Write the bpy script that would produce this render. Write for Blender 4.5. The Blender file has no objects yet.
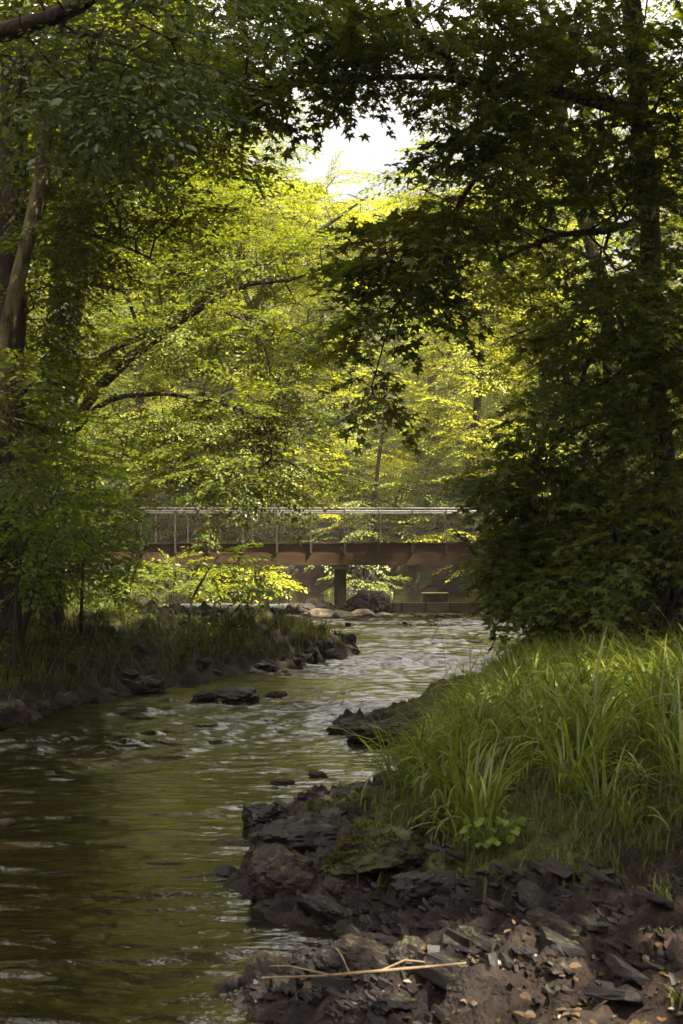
import bpy, math, random
import numpy as np

SEED = 11
rng = np.random.default_rng(SEED)
random.seed(SEED)
S = bpy.context.scene
COL = S.collection
R = math.radians

# ------------------------------------------------------------------ camera
CAM_H, F_PX, PITCH = 1.5, 1422.2, math.atan(50 / 1422.2)
cd = bpy.data.cameras.new("camera")
cam = bpy.data.objects.new("camera", cd)
COL.objects.link(cam)
cam.location = (0, 0, CAM_H)
cam.rotation_euler = (math.pi / 2 + PITCH, 0, 0)
cd.sensor_fit = 'VERTICAL'
cd.sensor_height = 36
cd.sensor_width = 24
cd.lens = 50
cd.clip_start = 0.05
cd.clip_end = 2000
cd.dof.use_dof = True
cd.dof.focus_distance = 17
cd.dof.aperture_fstop = 9
S.camera = cam

# ------------------------------------------------------------------ world, sun, exposure
SUN_DIR = np.array([0.50, -0.34, 0.92]); SUN_DIR /= np.linalg.norm(SUN_DIR)
SUN_EL = math.asin(SUN_DIR[2]); SUN_AZ = math.atan2(SUN_DIR[0], SUN_DIR[1])
W = bpy.data.worlds.new("World"); S.world = W; W.use_nodes = True
nt = W.node_tree; nt.nodes.clear()
wo = nt.nodes.new('ShaderNodeOutputWorld'); bg = nt.nodes.new('ShaderNodeBackground')
sky = nt.nodes.new('ShaderNodeTexSky'); sky.sky_type = 'NISHITA'; sky.sun_disc = False
sky.sun_elevation = SUN_EL; sky.sun_rotation = SUN_AZ
tc = nt.nodes.new('ShaderNodeTexCoord'); ns = nt.nodes.new('ShaderNodeTexNoise')
ns.inputs['Scale'].default_value = 2.2; ns.inputs['Detail'].default_value = 6
rp = nt.nodes.new('ShaderNodeValToRGB')
rp.color_ramp.elements[0].position = 0.30; rp.color_ramp.elements[0].color = (.75, .75, .75, 1)
rp.color_ramp.elements[1].position = 0.60; rp.color_ramp.elements[1].color = (1, 1, 1, 1)
mx = nt.nodes.new('ShaderNodeMix'); mx.data_type = 'RGBA'
# overcast: creamy low down, about three times brighter and cooler overhead
sz = nt.nodes.new('ShaderNodeSeparateXYZ'); nt.links.new(tc.outputs['Generated'], sz.inputs[0])
zr_ = nt.nodes.new('ShaderNodeMapRange'); zr_.interpolation_type = 'SMOOTHSTEP'
zr_.inputs['From Min'].default_value = .25; zr_.inputs['From Max'].default_value = .52
nt.links.new(sz.outputs['Z'], zr_.inputs['Value'])
cl_ = nt.nodes.new('ShaderNodeMix'); cl_.data_type = 'RGBA'
cl_.inputs['A'].default_value = (1.5, 1.41, 1.33, 1); cl_.inputs['B'].default_value = (9.8, 9.3, 8.8, 1)
nt.links.new(zr_.outputs[0], cl_.inputs['Factor']); nt.links.new(cl_.outputs['Result'], mx.inputs['B'])
nt.links.new(tc.outputs['Generated'], ns.inputs['Vector'])
nt.links.new(ns.outputs['Fac'], rp.inputs['Fac'])
nt.links.new(rp.outputs['Color'], mx.inputs['Factor'])
nt.links.new(sky.outputs['Color'], mx.inputs['A'])
nt.links.new(mx.outputs['Result'], bg.inputs['Color'])
bg.inputs['Strength'].default_value = 0.055
nt.links.new(bg.outputs['Background'], wo.inputs['Surface'])

sl = bpy.data.lights.new("sun", 'SUN'); so = bpy.data.objects.new("sun", sl); COL.objects.link(so)
sl.energy = 5.0; sl.angle = R(0.6); sl.color = (1.0, 0.93, 0.75)
from mathutils import Vector
so.rotation_euler = Vector((-SUN_DIR[0], -SUN_DIR[1], -SUN_DIR[2])).to_track_quat('-Z', 'Y').to_euler()
so.location = (20, -10, 40)

S.view_settings.view_transform = 'Standard'; S.view_settings.look = 'None'
S.view_settings.gamma = 1; S.view_settings.use_curve_mapping = False
S.view_settings.exposure = 3.0
S.render.engine = 'CYCLES'
cy = S.cycles
cy.max_bounces = 6; cy.diffuse_bounces = 3; cy.glossy_bounces = 3; cy.transmission_bounces = 3
cy.transparent_max_bounces = 4; cy.volume_bounces = 0
cy.caustics_reflective = False; cy.caustics_refractive = False
cy.use_denoising = True
cy.sample_clamp_indirect = 6.0

# ------------------------------------------------------------------ helpers
cp, sp_ = math.cos(PITCH), math.sin(PITCH)

def at(px, py, d):
    x = (px - 341.5) / F_PX; v = (512 - py) / F_PX
    yy = cp - v * sp_; zz = sp_ + v * cp
    return np.array([x * d / yy, d, CAM_H + zz * d / yy])

def gp(px, py, z=0.0):
    x = (px - 341.5) / F_PX; v = (512 - py) / F_PX
    yy = cp - v * sp_; zz = sp_ + v * cp
    t = (z - CAM_H) / zz
    return (x * t, yy * t)

def _hash(i, j, k, seed):
    h = (i * 374761393 + j * 668265263 + k * 2147483647 + seed * 1274126177) & 0xFFFFFFFF
    h = ((h ^ (h >> 13)) * 1274126177) & 0xFFFFFFFF
    h = ((h ^ (h >> 16)) * 2246822519) & 0xFFFFFFFF
    return ((h ^ (h >> 15)) & 0xFFFFFF) / float(0xFFFFFF)

def vnoise(P, seed=0):
    P = np.asarray(P, float)
    if P.shape[1] == 2:
        P = np.column_stack([P, np.zeros(len(P))])
    I = np.floor(P).astype(np.int64); f = P - I; f = f * f * f * (f * (f * 6 - 15) + 10)
    r = 0
    for a in (0, 1):
        for b in (0, 1):
            for c in (0, 1):
                w = (f[:, 0] if a else 1 - f[:, 0]) * (f[:, 1] if b else 1 - f[:, 1]) * (f[:, 2] if c else 1 - f[:, 2])
                r = r + w * _hash(I[:, 0] + a, I[:, 1] + b, I[:, 2] + c, seed)
    return r * 2 - 1

def fbm(P, octv=4, seed=0, gain=.5):
    P = np.asarray(P, float); r = 0; a = 1.0
    for o in range(octv):
        r = r + a * vnoise(P * 2 ** o + 17.3 * o, seed + o); a *= gain
    return r

def smooth(t):
    t = np.clip(t, 0, 1); return t * t * (3 - 2 * t)

def sdf(poly, X, Y):
    """positive inside"""
    poly = np.asarray(poly, float); n = len(poly)
    d2 = np.full(X.shape, 1e18); ins = np.zeros(X.shape, bool)
    for i in range(n):
        ax, ay = poly[i]; bx, by = poly[(i + 1) % n]
        ex, ey = bx - ax, by - ay
        t = np.clip(((X - ax) * ex + (Y - ay) * ey) / (ex * ex + ey * ey + 1e-12), 0, 1)
        d2 = np.minimum(d2, (X - ax - t * ex) ** 2 + (Y - ay - t * ey) ** 2)
        c = ((ay > Y) != (by > Y))
        with np.errstate(divide='ignore', invalid='ignore'):
            xi = ax + (Y - ay) * ex / (ey if ey != 0 else 1e-12)
        ins ^= c & (X < xi)
    d = np.sqrt(d2)
    return np.where(ins, d, -d)

def mk(name, V, quads=None, tris=None, mats=(), mi=None, smoothf=False, parent=None, attrs=None, origin=None):
    V = np.asarray(V, np.float32)
    if origin is not None: V = V - np.asarray(origin, np.float32)
    me = bpy.data.meshes.new(name)
    nq = 0 if quads is None else len(quads); ntr = 0 if tris is None else len(tris)
    me.vertices.add(len(V)); me.vertices.foreach_set('co', V.ravel())
    me.loops.add(nq * 4 + ntr * 3); me.polygons.add(nq + ntr)
    li = []
    if nq: li.append(np.asarray(quads).ravel())
    if ntr: li.append(np.asarray(tris).ravel())
    me.loops.foreach_set('vertex_index', np.concatenate(li).astype(np.int32))
    st = np.concatenate([np.arange(nq) * 4, nq * 4 + np.arange(ntr) * 3]).astype(np.int32)
    me.polygons.foreach_set('loop_start', st)
    for m in mats: me.materials.append(m)
    if mi is not None: me.polygons.foreach_set('material_index', np.asarray(mi, np.int32))
    me.polygons.foreach_set('use_smooth', np.full(nq + ntr, bool(smoothf)))
    for k, (dom, arr) in (attrs or {}).items():
        a = me.attributes.new(k, 'FLOAT', dom); a.data.foreach_set('value', np.asarray(arr, np.float32))
    me.update(calc_edges=True)
    o = bpy.data.objects.new(name, me); COL.objects.link(o)
    if parent is not None: o.parent = parent
    elif origin is not None: o.location = origin
    return o

class Geo:
    def __init__(s): s.V = []; s.Q = []; s.T = []; s.tq = []; s.tt = []; s.n = 0
    def add(s, V, Q=None, T=None, tone=0.5):
        V = np.asarray(V, float)
        if Q is not None and len(Q):
            s.Q.append(np.asarray(Q) + s.n); s.tq.append(np.broadcast_to(tone, (len(Q),)) if np.ndim(tone) == 0 else tone)
        if T is not None and len(T):
            s.T.append(np.asarray(T) + s.n); s.tt.append(np.broadcast_to(tone, (len(T),)) if np.ndim(tone) == 0 else tone)
        s.V.append(V); s.n += len(V)
    def build(s, name, mat, parent=None, origin=None, smoothf=False):
        Q = np.concatenate(s.Q) if s.Q else None; T = np.concatenate(s.T) if s.T else None
        tone = np.concatenate([np.asarray(a, float) for a in s.tq + s.tt])
        return mk(name, np.concatenate(s.V), Q, T, [mat], smoothf=smoothf, parent=parent, origin=origin, attrs={'tone': ('FACE', tone)})
    def box(s, c, h, tone=.5):
        c = np.asarray(c, float); h = np.asarray(h, float)
        v = np.array([[x, y, z] for x in (-1, 1) for y in (-1, 1) for z in (-1, 1)]) * h + c
        s.add(v, [[0, 1, 3, 2], [4, 6, 7, 5], [0, 4, 5, 1], [2, 3, 7, 6], [0, 2, 6, 4], [1, 5, 7, 3]], tone=tone)

def tube(path, rad, k=8, cap=True):
    path = np.asarray(path, float); n = len(path)
    rad = np.broadcast_to(np.asarray(rad, float), (n,))
    T = np.gradient(path, axis=0); T /= np.linalg.norm(T, axis=1)[:, None] + 1e-12
    u = np.cross(T[0], [0.3, 0.5, 0.81]); u /= np.linalg.norm(u)
    V = []
    a = np.arange(k) * 2 * math.pi / k
    for i in range(n):
        u = u - T[i] * u.dot(T[i]); u /= np.linalg.norm(u); w = np.cross(T[i], u)
        V.append(path[i] + rad[i] * (np.cos(a)[:, None] * u + np.sin(a)[:, None] * w))
    V = np.concatenate(V)
    i = np.arange(n - 1)[:, None] * k; j = np.arange(k)[None]; j2 = (j + 1) % k
    Q = np.stack([i + j, i + j2, i + k + j2, i + k + j], -1).reshape(-1, 4)
    Tr = []
    if cap:
        V = np.vstack([V, path[0], path[-1]]); b = n * k
        for q in range(k):
            Tr.append([b, (q + 1) % k, q]); Tr.append([b + 1, (n - 1) * k + q, (n - 1) * k + (q + 1) % k])
    return V, Q, (np.array(Tr) if Tr else None)

def segs(P0, P1, R0, R1, k=4):
    P0 = np.asarray(P0); P1 = np.asarray(P1); n = len(P0)
    T = P1 - P0; T = T / (np.linalg.norm(T, axis=1)[:, None] + 1e-9)
    u = np.cross(T, np.array([0.31, 0.52, 0.79])); u /= np.linalg.norm(u, axis=1)[:, None] + 1e-9
    w = np.cross(T, u)
    a = np.arange(k) * 2 * math.pi / k
    ring = np.cos(a)[None, :, None] * u[:, None] + np.sin(a)[None, :, None] * w[:, None]
    V = np.concatenate([P0[:, None] + np.asarray(R0)[:, None, None] * ring, P1[:, None] + np.asarray(R1)[:, None, None] * ring], 1).reshape(-1, 3)
    b = np.arange(n)[:, None] * 2 * k; j = np.arange(k)[None]; j2 = (j + 1) % k
    Q = np.stack([b + j, b + j2, b + k + j2, b + k + j], -1).reshape(-1, 4)
    return V, Q

def dense(pts, rad, step=.3):
    pts = np.asarray(pts, float); rad = np.asarray(rad, float); n = len(pts)
    # Catmull-Rom
    P = np.vstack([2 * pts[0] - pts[1], pts, 2 * pts[-1] - pts[-2]]); out = []; ro = []
    for i in range(n - 1):
        p0, p1, p2, p3 = P[i:i + 4]; m = max(2, int(np.linalg.norm(p2 - p1) / step))
        for t in np.arange(m) / m:
            out.append(.5 * ((2 * p1) + (-p0 + p2) * t + (2 * p0 - 5 * p1 + 4 * p2 - p3) * t * t + (-p0 + 3 * p1 - 3 * p2 + p3) * t ** 3))
            ro.append(rad[i] * (1 - t) + rad[i + 1] * t)
    out.append(pts[-1]); ro.append(rad[-1])
    return np.array(out), np.array(ro)

def empty(name, loc, label, cat, group=None):
    o = bpy.data.objects.new(name, None); COL.objects.link(o); o.location = [float(q) for q in loc]
    o.empty_display_size = .2
    tag(o, label, cat, group); return o

def tag(o, label=None, cat=None, group=None, kind=None):
    if label: o['label'] = label
    if cat: o['category'] = cat
    if group: o['group'] = group
    if kind: o['kind'] = kind
    return o

def copy_tree(root, loc, rz=0, scale=1.0, label=None):
    r = root.copy(); COL.objects.link(r); r.location = [float(q) for q in loc]; r.rotation_euler = (0, 0, rz)
    r.scale = (scale,) * 3 if np.ndim(scale) == 0 else scale
    if label: r['label'] = label
    for ch in list(root.children):
        c = ch.copy(); COL.objects.link(c); c.parent = r
    return r

# ------------------------------------------------------------------ materials
def newmat(name):
    m = bpy.data.materials.new(name); m.use_nodes = True; m.node_tree.nodes.clear()
    return m, m.node_tree.nodes, m.node_tree.links

def leaf_mat(name, c0, c1, transl, trans_col, gloss=.06, rough=.42):
    m, N, L = newmat(name)
    at_ = N.new('ShaderNodeAttribute'); at_.attribute_name = 'tone'
    mixc = N.new('ShaderNodeMix'); mixc.data_type = 'RGBA'
    mixc.inputs['A'].default_value = (*c0, 1); mixc.inputs['B'].default_value = (*c1, 1)
    L.new(at_.outputs['Fac'], mixc.inputs['Factor'])
    df = N.new('ShaderNodeBsdfDiffuse'); L.new(mixc.outputs['Result'], df.inputs['Color'])
    mt = N.new('ShaderNodeMix'); mt.data_type = 'RGBA'; mt.blend_type = 'MULTIPLY'; mt.inputs['Factor'].default_value = 1
    L.new(mixc.outputs['Result'], mt.inputs['A']); mt.inputs['B'].default_value = (*trans_col, 1)
    tr = N.new('ShaderNodeBsdfTranslucent'); L.new(mt.outputs['Result'], tr.inputs['Color'])
    m1 = N.new('ShaderNodeMixShader'); m1.inputs[0].default_value = transl
    L.new(df.outputs[0], m1.inputs[1]); L.new(tr.outputs[0], m1.inputs[2])
    gl = N.new('ShaderNodeBsdfGlossy'); gl.inputs['Roughness'].default_value = rough; gl.inputs['Color'].default_value = (.8, .85, .8, 1)
    m2 = N.new('ShaderNodeMixShader'); m2.inputs[0].default_value = gloss
    L.new(m1.outputs[0], m2.inputs[1]); L.new(gl.outputs[0], m2.inputs[2])
    o = N.new('ShaderNodeOutputMaterial'); L.new(m2.outputs[0], o.inputs[0])
    return m

def surf_mat(name, cols, scale=6, detail=6, rough=.8, bump=.3, bscale=None, spec=.3, stretch=(1, 1, 1), extra=None, dist=.02, coord='Object'):
    """noise-ramped base colour with noise bump. cols: list of (pos, rgb)"""
    m, N, L = newmat(name)
    t = N.new('ShaderNodeTexCoord'); mp = N.new('ShaderNodeMapping'); mp.inputs['Scale'].default_value = stretch
    L.new(t.outputs[coord], mp.inputs[0])
    n1 = N.new('ShaderNodeTexNoise'); n1.inputs['Scale'].default_value = scale; n1.inputs['Detail'].default_value = detail
    L.new(mp.outputs[0], n1.inputs['Vector'])
    r = N.new('ShaderNodeValToRGB'); el = r.color_ramp.elements
    while len(el) < len(cols): el.new(.5)
    for e, (p, c) in zip(el, cols): e.position = p; e.color = (*c, 1)
    L.new(n1.outputs['Fac'], r.inputs['Fac'])
    b = N.new('ShaderNodeBsdfPrincipled'); b.inputs['Roughness'].default_value = rough
    b.inputs['Specular IOR Level'].default_value = spec
    col = r.outputs['Color']
    if extra: col = extra(N, L, col, mp)
    L.new(col, b.inputs['Base Color'])
    n2 = N.new('ShaderNodeTexNoise'); n2.inputs['Scale'].default_value = bscale or scale * 4; n2.inputs['Detail'].default_value = 6
    L.new(mp.outputs[0], n2.inputs['Vector'])
    bp = N.new('ShaderNodeBump'); bp.inputs['Strength'].default_value = bump; bp.inputs['Distance'].default_value = dist
    L.new(n2.outputs['Fac'], bp.inputs['Height']); L.new(bp.outputs[0], b.inputs['Normal'])
    o = N.new('ShaderNodeOutputMaterial'); L.new(b.outputs[0], o.inputs[0])
    return m

M = {}
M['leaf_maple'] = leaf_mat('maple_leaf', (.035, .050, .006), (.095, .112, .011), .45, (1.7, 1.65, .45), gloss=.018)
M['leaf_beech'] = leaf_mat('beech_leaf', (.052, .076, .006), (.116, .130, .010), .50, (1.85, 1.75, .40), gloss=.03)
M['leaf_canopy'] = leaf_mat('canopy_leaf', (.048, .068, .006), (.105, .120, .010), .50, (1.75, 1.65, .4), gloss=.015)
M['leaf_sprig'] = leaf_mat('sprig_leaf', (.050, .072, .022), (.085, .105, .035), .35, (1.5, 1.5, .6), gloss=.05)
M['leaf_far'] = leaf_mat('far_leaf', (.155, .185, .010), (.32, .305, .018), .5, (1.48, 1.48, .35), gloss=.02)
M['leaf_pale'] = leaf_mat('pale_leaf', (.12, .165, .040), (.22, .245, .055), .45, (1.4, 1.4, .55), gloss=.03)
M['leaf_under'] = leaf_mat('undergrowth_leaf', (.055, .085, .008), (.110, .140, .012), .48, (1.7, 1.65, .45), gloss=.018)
M['grass'] = leaf_mat('grass_blade', (.040, .062, .007), (.118, .130, .022), .40, (1.5, 1.45, .5), gloss=.018)
M['grass_dry'] = leaf_mat('bank_grass', (.028, .036, .006), (.070, .070, .016), .35, (1.5, 1.4, .5), gloss=.01)
M['moss_leaf'] = leaf_mat('ivy_leaf', (.018, .028, .008), (.045, .055, .018), .2, (1.4, 1.4, .5), gloss=.015)
M['straw_grass'] = leaf_mat('straw_grass', (.07, .055, .018), (.15, .12, .045), .35, (1.3, 1.2, .6), gloss=.02)
M['moss_tuft'] = leaf_mat('moss_tuft', (.016, .018, .003), (.060, .060, .009), .3, (1.4, 1.3, .5), gloss=.005)
M['litter'] = leaf_mat('fallen_leaf', (.035, .018, .008), (.11, .06, .022), .2, (1.2, 1, .6), gloss=.04)

def moss_over(mcol, lo, hi, sc=3.0):
    def f(N, L, col, mp):
        n = N.new('ShaderNodeTexNoise'); n.inputs['Scale'].default_value = sc; n.inputs['Detail'].default_value = 5
        L.new(mp.outputs[0], n.inputs['Vector'])
        g = N.new('ShaderNodeNewGeometry'); sx = N.new('ShaderNodeSeparateXYZ'); L.new(g.outputs['Normal'], sx.inputs[0])
        ma = N.new('ShaderNodeMath'); ma.operation = 'MULTIPLY_ADD'; L.new(sx.outputs['Z'], ma.inputs[0]); ma.inputs[1].default_value = .22
        L.new(n.outputs['Fac'], ma.inputs[2])
        mr = N.new('ShaderNodeMapRange'); mr.inputs['From Min'].default_value = lo; mr.inputs['From Max'].default_value = hi
        L.new(ma.outputs[0], mr.inputs['Value'])
        mx = N.new('ShaderNodeMix'); mx.data_type = 'RGBA'; L.new(mr.outputs[0], mx.inputs['Factor'])
        L.new(col, mx.inputs['A']); mx.inputs['B'].default_value = (*mcol, 1)
        return mx.outputs['Result']
    return f

M['bark'] = surf_mat('bark', [(.3, (.030, .022, .014)), (.55, (.065, .048, .030)), (.75, (.10, .08, .05))], 9, bump=1.0, bscale=22, stretch=(1, 1, .25), extra=moss_over((.045, .05, .012), .58, .75, 2), dist=.06, rough=.9, spec=.15)
M['bark_pale'] = surf_mat('pale_bark', [(.35, (.022, .016, .008)), (.5, (.060, .046, .022)), (.68, (.11, .085, .045))], 9, bump=1.0, bscale=22, stretch=(1, 1, .35), extra=moss_over((.08, .08, .02), .50, .72, 2.5), dist=.06, rough=.9, spec=.15)
M['bark_dark'] = surf_mat('dark_bark', [(.3, (.016, .012, .009)), (.6, (.038, .028, .020)), (.8, (.05, .04, .028))], 9, bump=1.0, bscale=22, stretch=(1, 1, .25), dist=.06, rough=.9, spec=.15)
M['slate'] = surf_mat('slate', [(.3, (0.0014, 0.0006, 0.0006)), (.5, (0.0038, 0.0019, 0.0015)), (.72, (0.0095, 0.0047, 0.0034))], 7, bump=.5, bscale=30, rough=.6, spec=.22, dist=.012, extra=moss_over((.035, .04, .010), .76, .92, 5))
M['slate_pale'] = surf_mat('pale_slate', [(.3, (0.0042, 0.0020, 0.0017)), (.55, (0.0089, 0.0045, 0.0036)), (.72, (0.0159, 0.0081, 0.0061))], 7, bump=.5, bscale=30, rough=.6, spec=.22, dist=.012)
M['slate_rust'] = surf_mat('rusty_slate', [(.3, (0.0061, 0.0030, 0.0022)), (.55, (0.0169, 0.0075, 0.0046)), (.72, (0.0303, 0.0129, 0.0075))], 7, bump=.5, bscale=30, rough=.65, spec=.3, dist=.012)
M['boulder'] = surf_mat('boulder_stone', [(.3, (0.0035, 0.0018, 0.0013)), (.52, (0.0106, 0.0054, 0.0038)), (.72, (0.0230, 0.0119, 0.0084))], 6, bump=.6, bscale=26, rough=.65, spec=.2, dist=.02, extra=moss_over((.04, .042, .010), .70, .86, 5))
M['mossy'] = surf_mat('mossy_stone', [(.35, (.008, .008, .004)), (.5, (.022, .023, .005)), (.68, (.045, .044, .009))], 14, bump=1, bscale=60, rough=.95, spec=.1, dist=.03)
M['stone_warm'] = surf_mat('warm_river_stone', [(.3, (0.0228, 0.0144, 0.0093)), (.55, (0.0553, 0.0360, 0.0244)), (.75, (0.0910, 0.0630, 0.0435))], 4, bump=.5, bscale=20, rough=.7, spec=.3, dist=.02, extra=moss_over((.10, .10, .02), .72, .86, 3))
M['boulder_moss'] = surf_mat('moss_capped_stone', [(.3, (0.0035, 0.0018, 0.0013)), (.52, (0.0099, 0.0052, 0.0036)), (.72, (0.0213, 0.0112, 0.0081))], 6, bump=.7, bscale=26, rough=.8, spec=.2, dist=.02, extra=moss_over((.018, .019, .004), .44, .74, 6))
M['corten'] = surf_mat('weathered_steel', [(.3, (0.0187, 0.0070, 0.0020)), (.55, (0.0346, 0.0141, 0.0040)), (.75, (0.0562, 0.0237, 0.0072))], 2.5, bump=.1, rough=.8, spec=.1, stretch=(1, 1, 3))
M['corten_dark'] = surf_mat('weathered_steel_flange', [(.3, (0.0150, 0.0074, 0.0026)), (.6, (0.0270, 0.0140, 0.0051)), (.75, (0.0413, 0.0234, 0.0093))], 2.5, bump=.1, rough=.8, spec=.12, stretch=(.6, 1, 5))
M['rail'] = surf_mat('galvanised_rail', [(.3, (.065, .055, .052)), (.7, (.11, .094, .09))], 5, bump=.05, rough=.5, spec=.3)
M['post'] = surf_mat('dark_steel_post', [(.3, (.02, .015, .010)), (.7, (.04, .03, .02))], 5, bump=.05, rough=.8, spec=.1)
M['timber'] = surf_mat('deck_timber', [(.3, (.10, .08, .06)), (.7, (.20, .165, .12))], 6, bump=.3, rough=.8, stretch=(6, .6, 1))
M['concrete'] = surf_mat('pier_concrete', [(.3, (.040, .032, .018)), (.55, (.075, .060, .036)), (.75, (.12, .10, .06))], 3, bump=.3, rough=.85, spec=.2, stretch=(2, 2, .5), extra=moss_over((.09, .09, .02), .62, .75, 2))

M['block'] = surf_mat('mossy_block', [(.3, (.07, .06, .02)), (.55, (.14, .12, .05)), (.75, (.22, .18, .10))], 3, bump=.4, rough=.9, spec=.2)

def stone_wall_mat(name, c1, c2, mortar, sx=1.2):
    m, N, L = newmat(name)
    t = N.new('ShaderNodeTexCoord'); mp = N.new('ShaderNodeMapping'); mp.inputs['Rotation'].default_value = (R(90), 0, 0)
    L.new(t.outputs['Object'], mp.inputs[0])
    br = N.new('ShaderNodeTexBrick'); br.inputs['Scale'].default_value = sx; br.inputs['Color1'].default_value = (*c1, 1)
    br.inputs['Color2'].default_value = (*c2, 1); br.inputs['Mortar'].default_value = (*mortar, 1); br.inputs['Mortar Size'].default_value = .02
    br.inputs['Brick Width'].default_value = .7; br.inputs['Row Height'].default_value = .32
    nz = N.new('ShaderNodeTexNoise'); nz.inputs['Scale'].default_value = 1.4;  nz.inputs['Detail'].default_value = 6
    L.new(t.outputs['Object'], nz.inputs['Vector'])
    ad = N.new('ShaderNodeMix'); ad.data_type = 'RGBA'; ad.inputs['Factor'].default_value = .02
    L.new(mp.outputs[0], ad.inputs['A']); L.new(nz.outputs['Color'], ad.inputs['B'])
    L.new(ad.outputs['Result'], br.inputs['Vector'])
    mx = N.new('ShaderNodeMix'); mx.data_type = 'RGBA'; mr = N.new('ShaderNodeMapRange')
    mr.inputs['From Min'].default_value = .5; mr.inputs['From Max'].default_value = .7; L.new(nz.outputs['Fac'], mr.inputs['Value'])
    L.new(mr.outputs[0], mx.inputs['Factor']); L.new(br.outputs['Color'], mx.inputs['A']); mx.inputs['B'].default_value = (.028, .028, .008, 1)
    b = N.new('ShaderNodeBsdfPrincipled'); b.inputs['Roughness'].default_value = .9; b.inputs['Specular IOR Level'].default_value = .05; L.new(mx.outputs['Result'], b.inputs['Base Color'])
    bp = N.new('ShaderNodeBump'); bp.inputs['Strength'].default_value = .6; bp.inputs['Distance'].default_value = .03
    L.new(br.outputs['Fac'], bp.inputs['Height']); bp.invert = True; L.new(bp.outputs[0], b.inputs['Normal'])
    o = N.new('ShaderNodeOutputMaterial'); L.new(b.outputs[0], o.inputs[0]); return m
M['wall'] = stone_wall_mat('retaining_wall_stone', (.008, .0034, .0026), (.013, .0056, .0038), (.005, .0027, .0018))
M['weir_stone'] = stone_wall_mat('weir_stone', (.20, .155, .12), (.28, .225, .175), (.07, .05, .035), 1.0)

def ground_mat():
    m, N, L = newmat('bank_ground')
    t = N.new('ShaderNodeTexCoord')
    def noise(sc, de=6, st=(1, 1, 1), rot=0):
        mp = N.new('ShaderNodeMapping'); mp.inputs['Scale'].default_value = st; mp.inputs['Rotation'].default_value = (0, 0, rot)
        L.new(t.outputs['Object'], mp.inputs[0])
        n = N.new('ShaderNodeTexNoise'); n.inputs['Scale'].default_value = sc; n.inputs['Detail'].default_value = de; L.new(mp.outputs[0], n.inputs['Vector']); return n
    def ramp(n, cols):
        r = N.new('ShaderNodeValToRGB'); el = r.color_ramp.elements
        while len(el) < len(cols): el.new(.5)
        for e, (p, c) in zip(el, cols): e.position = p; e.color = (*c, 1)
        L.new(n.outputs['Fac'], r.inputs['Fac']); return r.outputs['Color']
    def attr(nm):
        a = N.new('ShaderNodeAttribute'); a.attribute_name = nm; return a.outputs['Fac']
    def mix(f, a, b):
        x = N.new('ShaderNodeMix'); x.data_type = 'RGBA'; L.new(f, x.inputs['Factor']); L.new(a, x.inputs['A']); L.new(b, x.inputs['B']); return x.outputs['Result']
    soil = ramp(noise(9), [(.3, (.004, .0026, .0016)), (.55, (.010, .0066, .0042)), (.75, (.020, .0135, .008))])
    rock = ramp(noise(14, 8, (1, 3.2, 1), R(35)), [(.3, (.003, .0020, .0016)), (.5, (.0075, .0050, .0042)), (.7, (.016, .0105, .0085)), (.85, (.028, .017, .011))])
    dirt = ramp(noise(22, 8), [(.3, (.004, .0023, .0015)), (.5, (.010, .0057, .0038)), (.68, (.020, .0118, .0075)), (.8, (.038, .023, .014))])
    moss = ramp(noise(20, 6), [(.3, (.010, .012, .003)), (.5, (.026, .028, .006)), (.7, (.050, .050, .010))])
    c = mix(attr('rock'), soil, rock); c = mix(attr('dirt'), c, dirt); c = mix(attr('moss'), c, moss)
    b = N.new('ShaderNodeBsdfPrincipled'); b.inputs['Roughness'].default_value = .75; b.inputs['Specular IOR Level'].default_value = .12
    L.new(c, b.inputs['Base Color'])
    n2 = noise(60, 6); bp = N.new('ShaderNodeBump'); bp.inputs['Strength'].default_value = .9; bp.inputs['Distance'].default_value = .025
    L.new(n2.outputs['Fac'], bp.inputs['Height']); L.new(bp.outputs[0], b.inputs['Normal'])
    o = N.new('ShaderNodeOutputMaterial'); L.new(b.outputs[0], o.inputs[0]); return m
M['ground'] = ground_mat()

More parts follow.
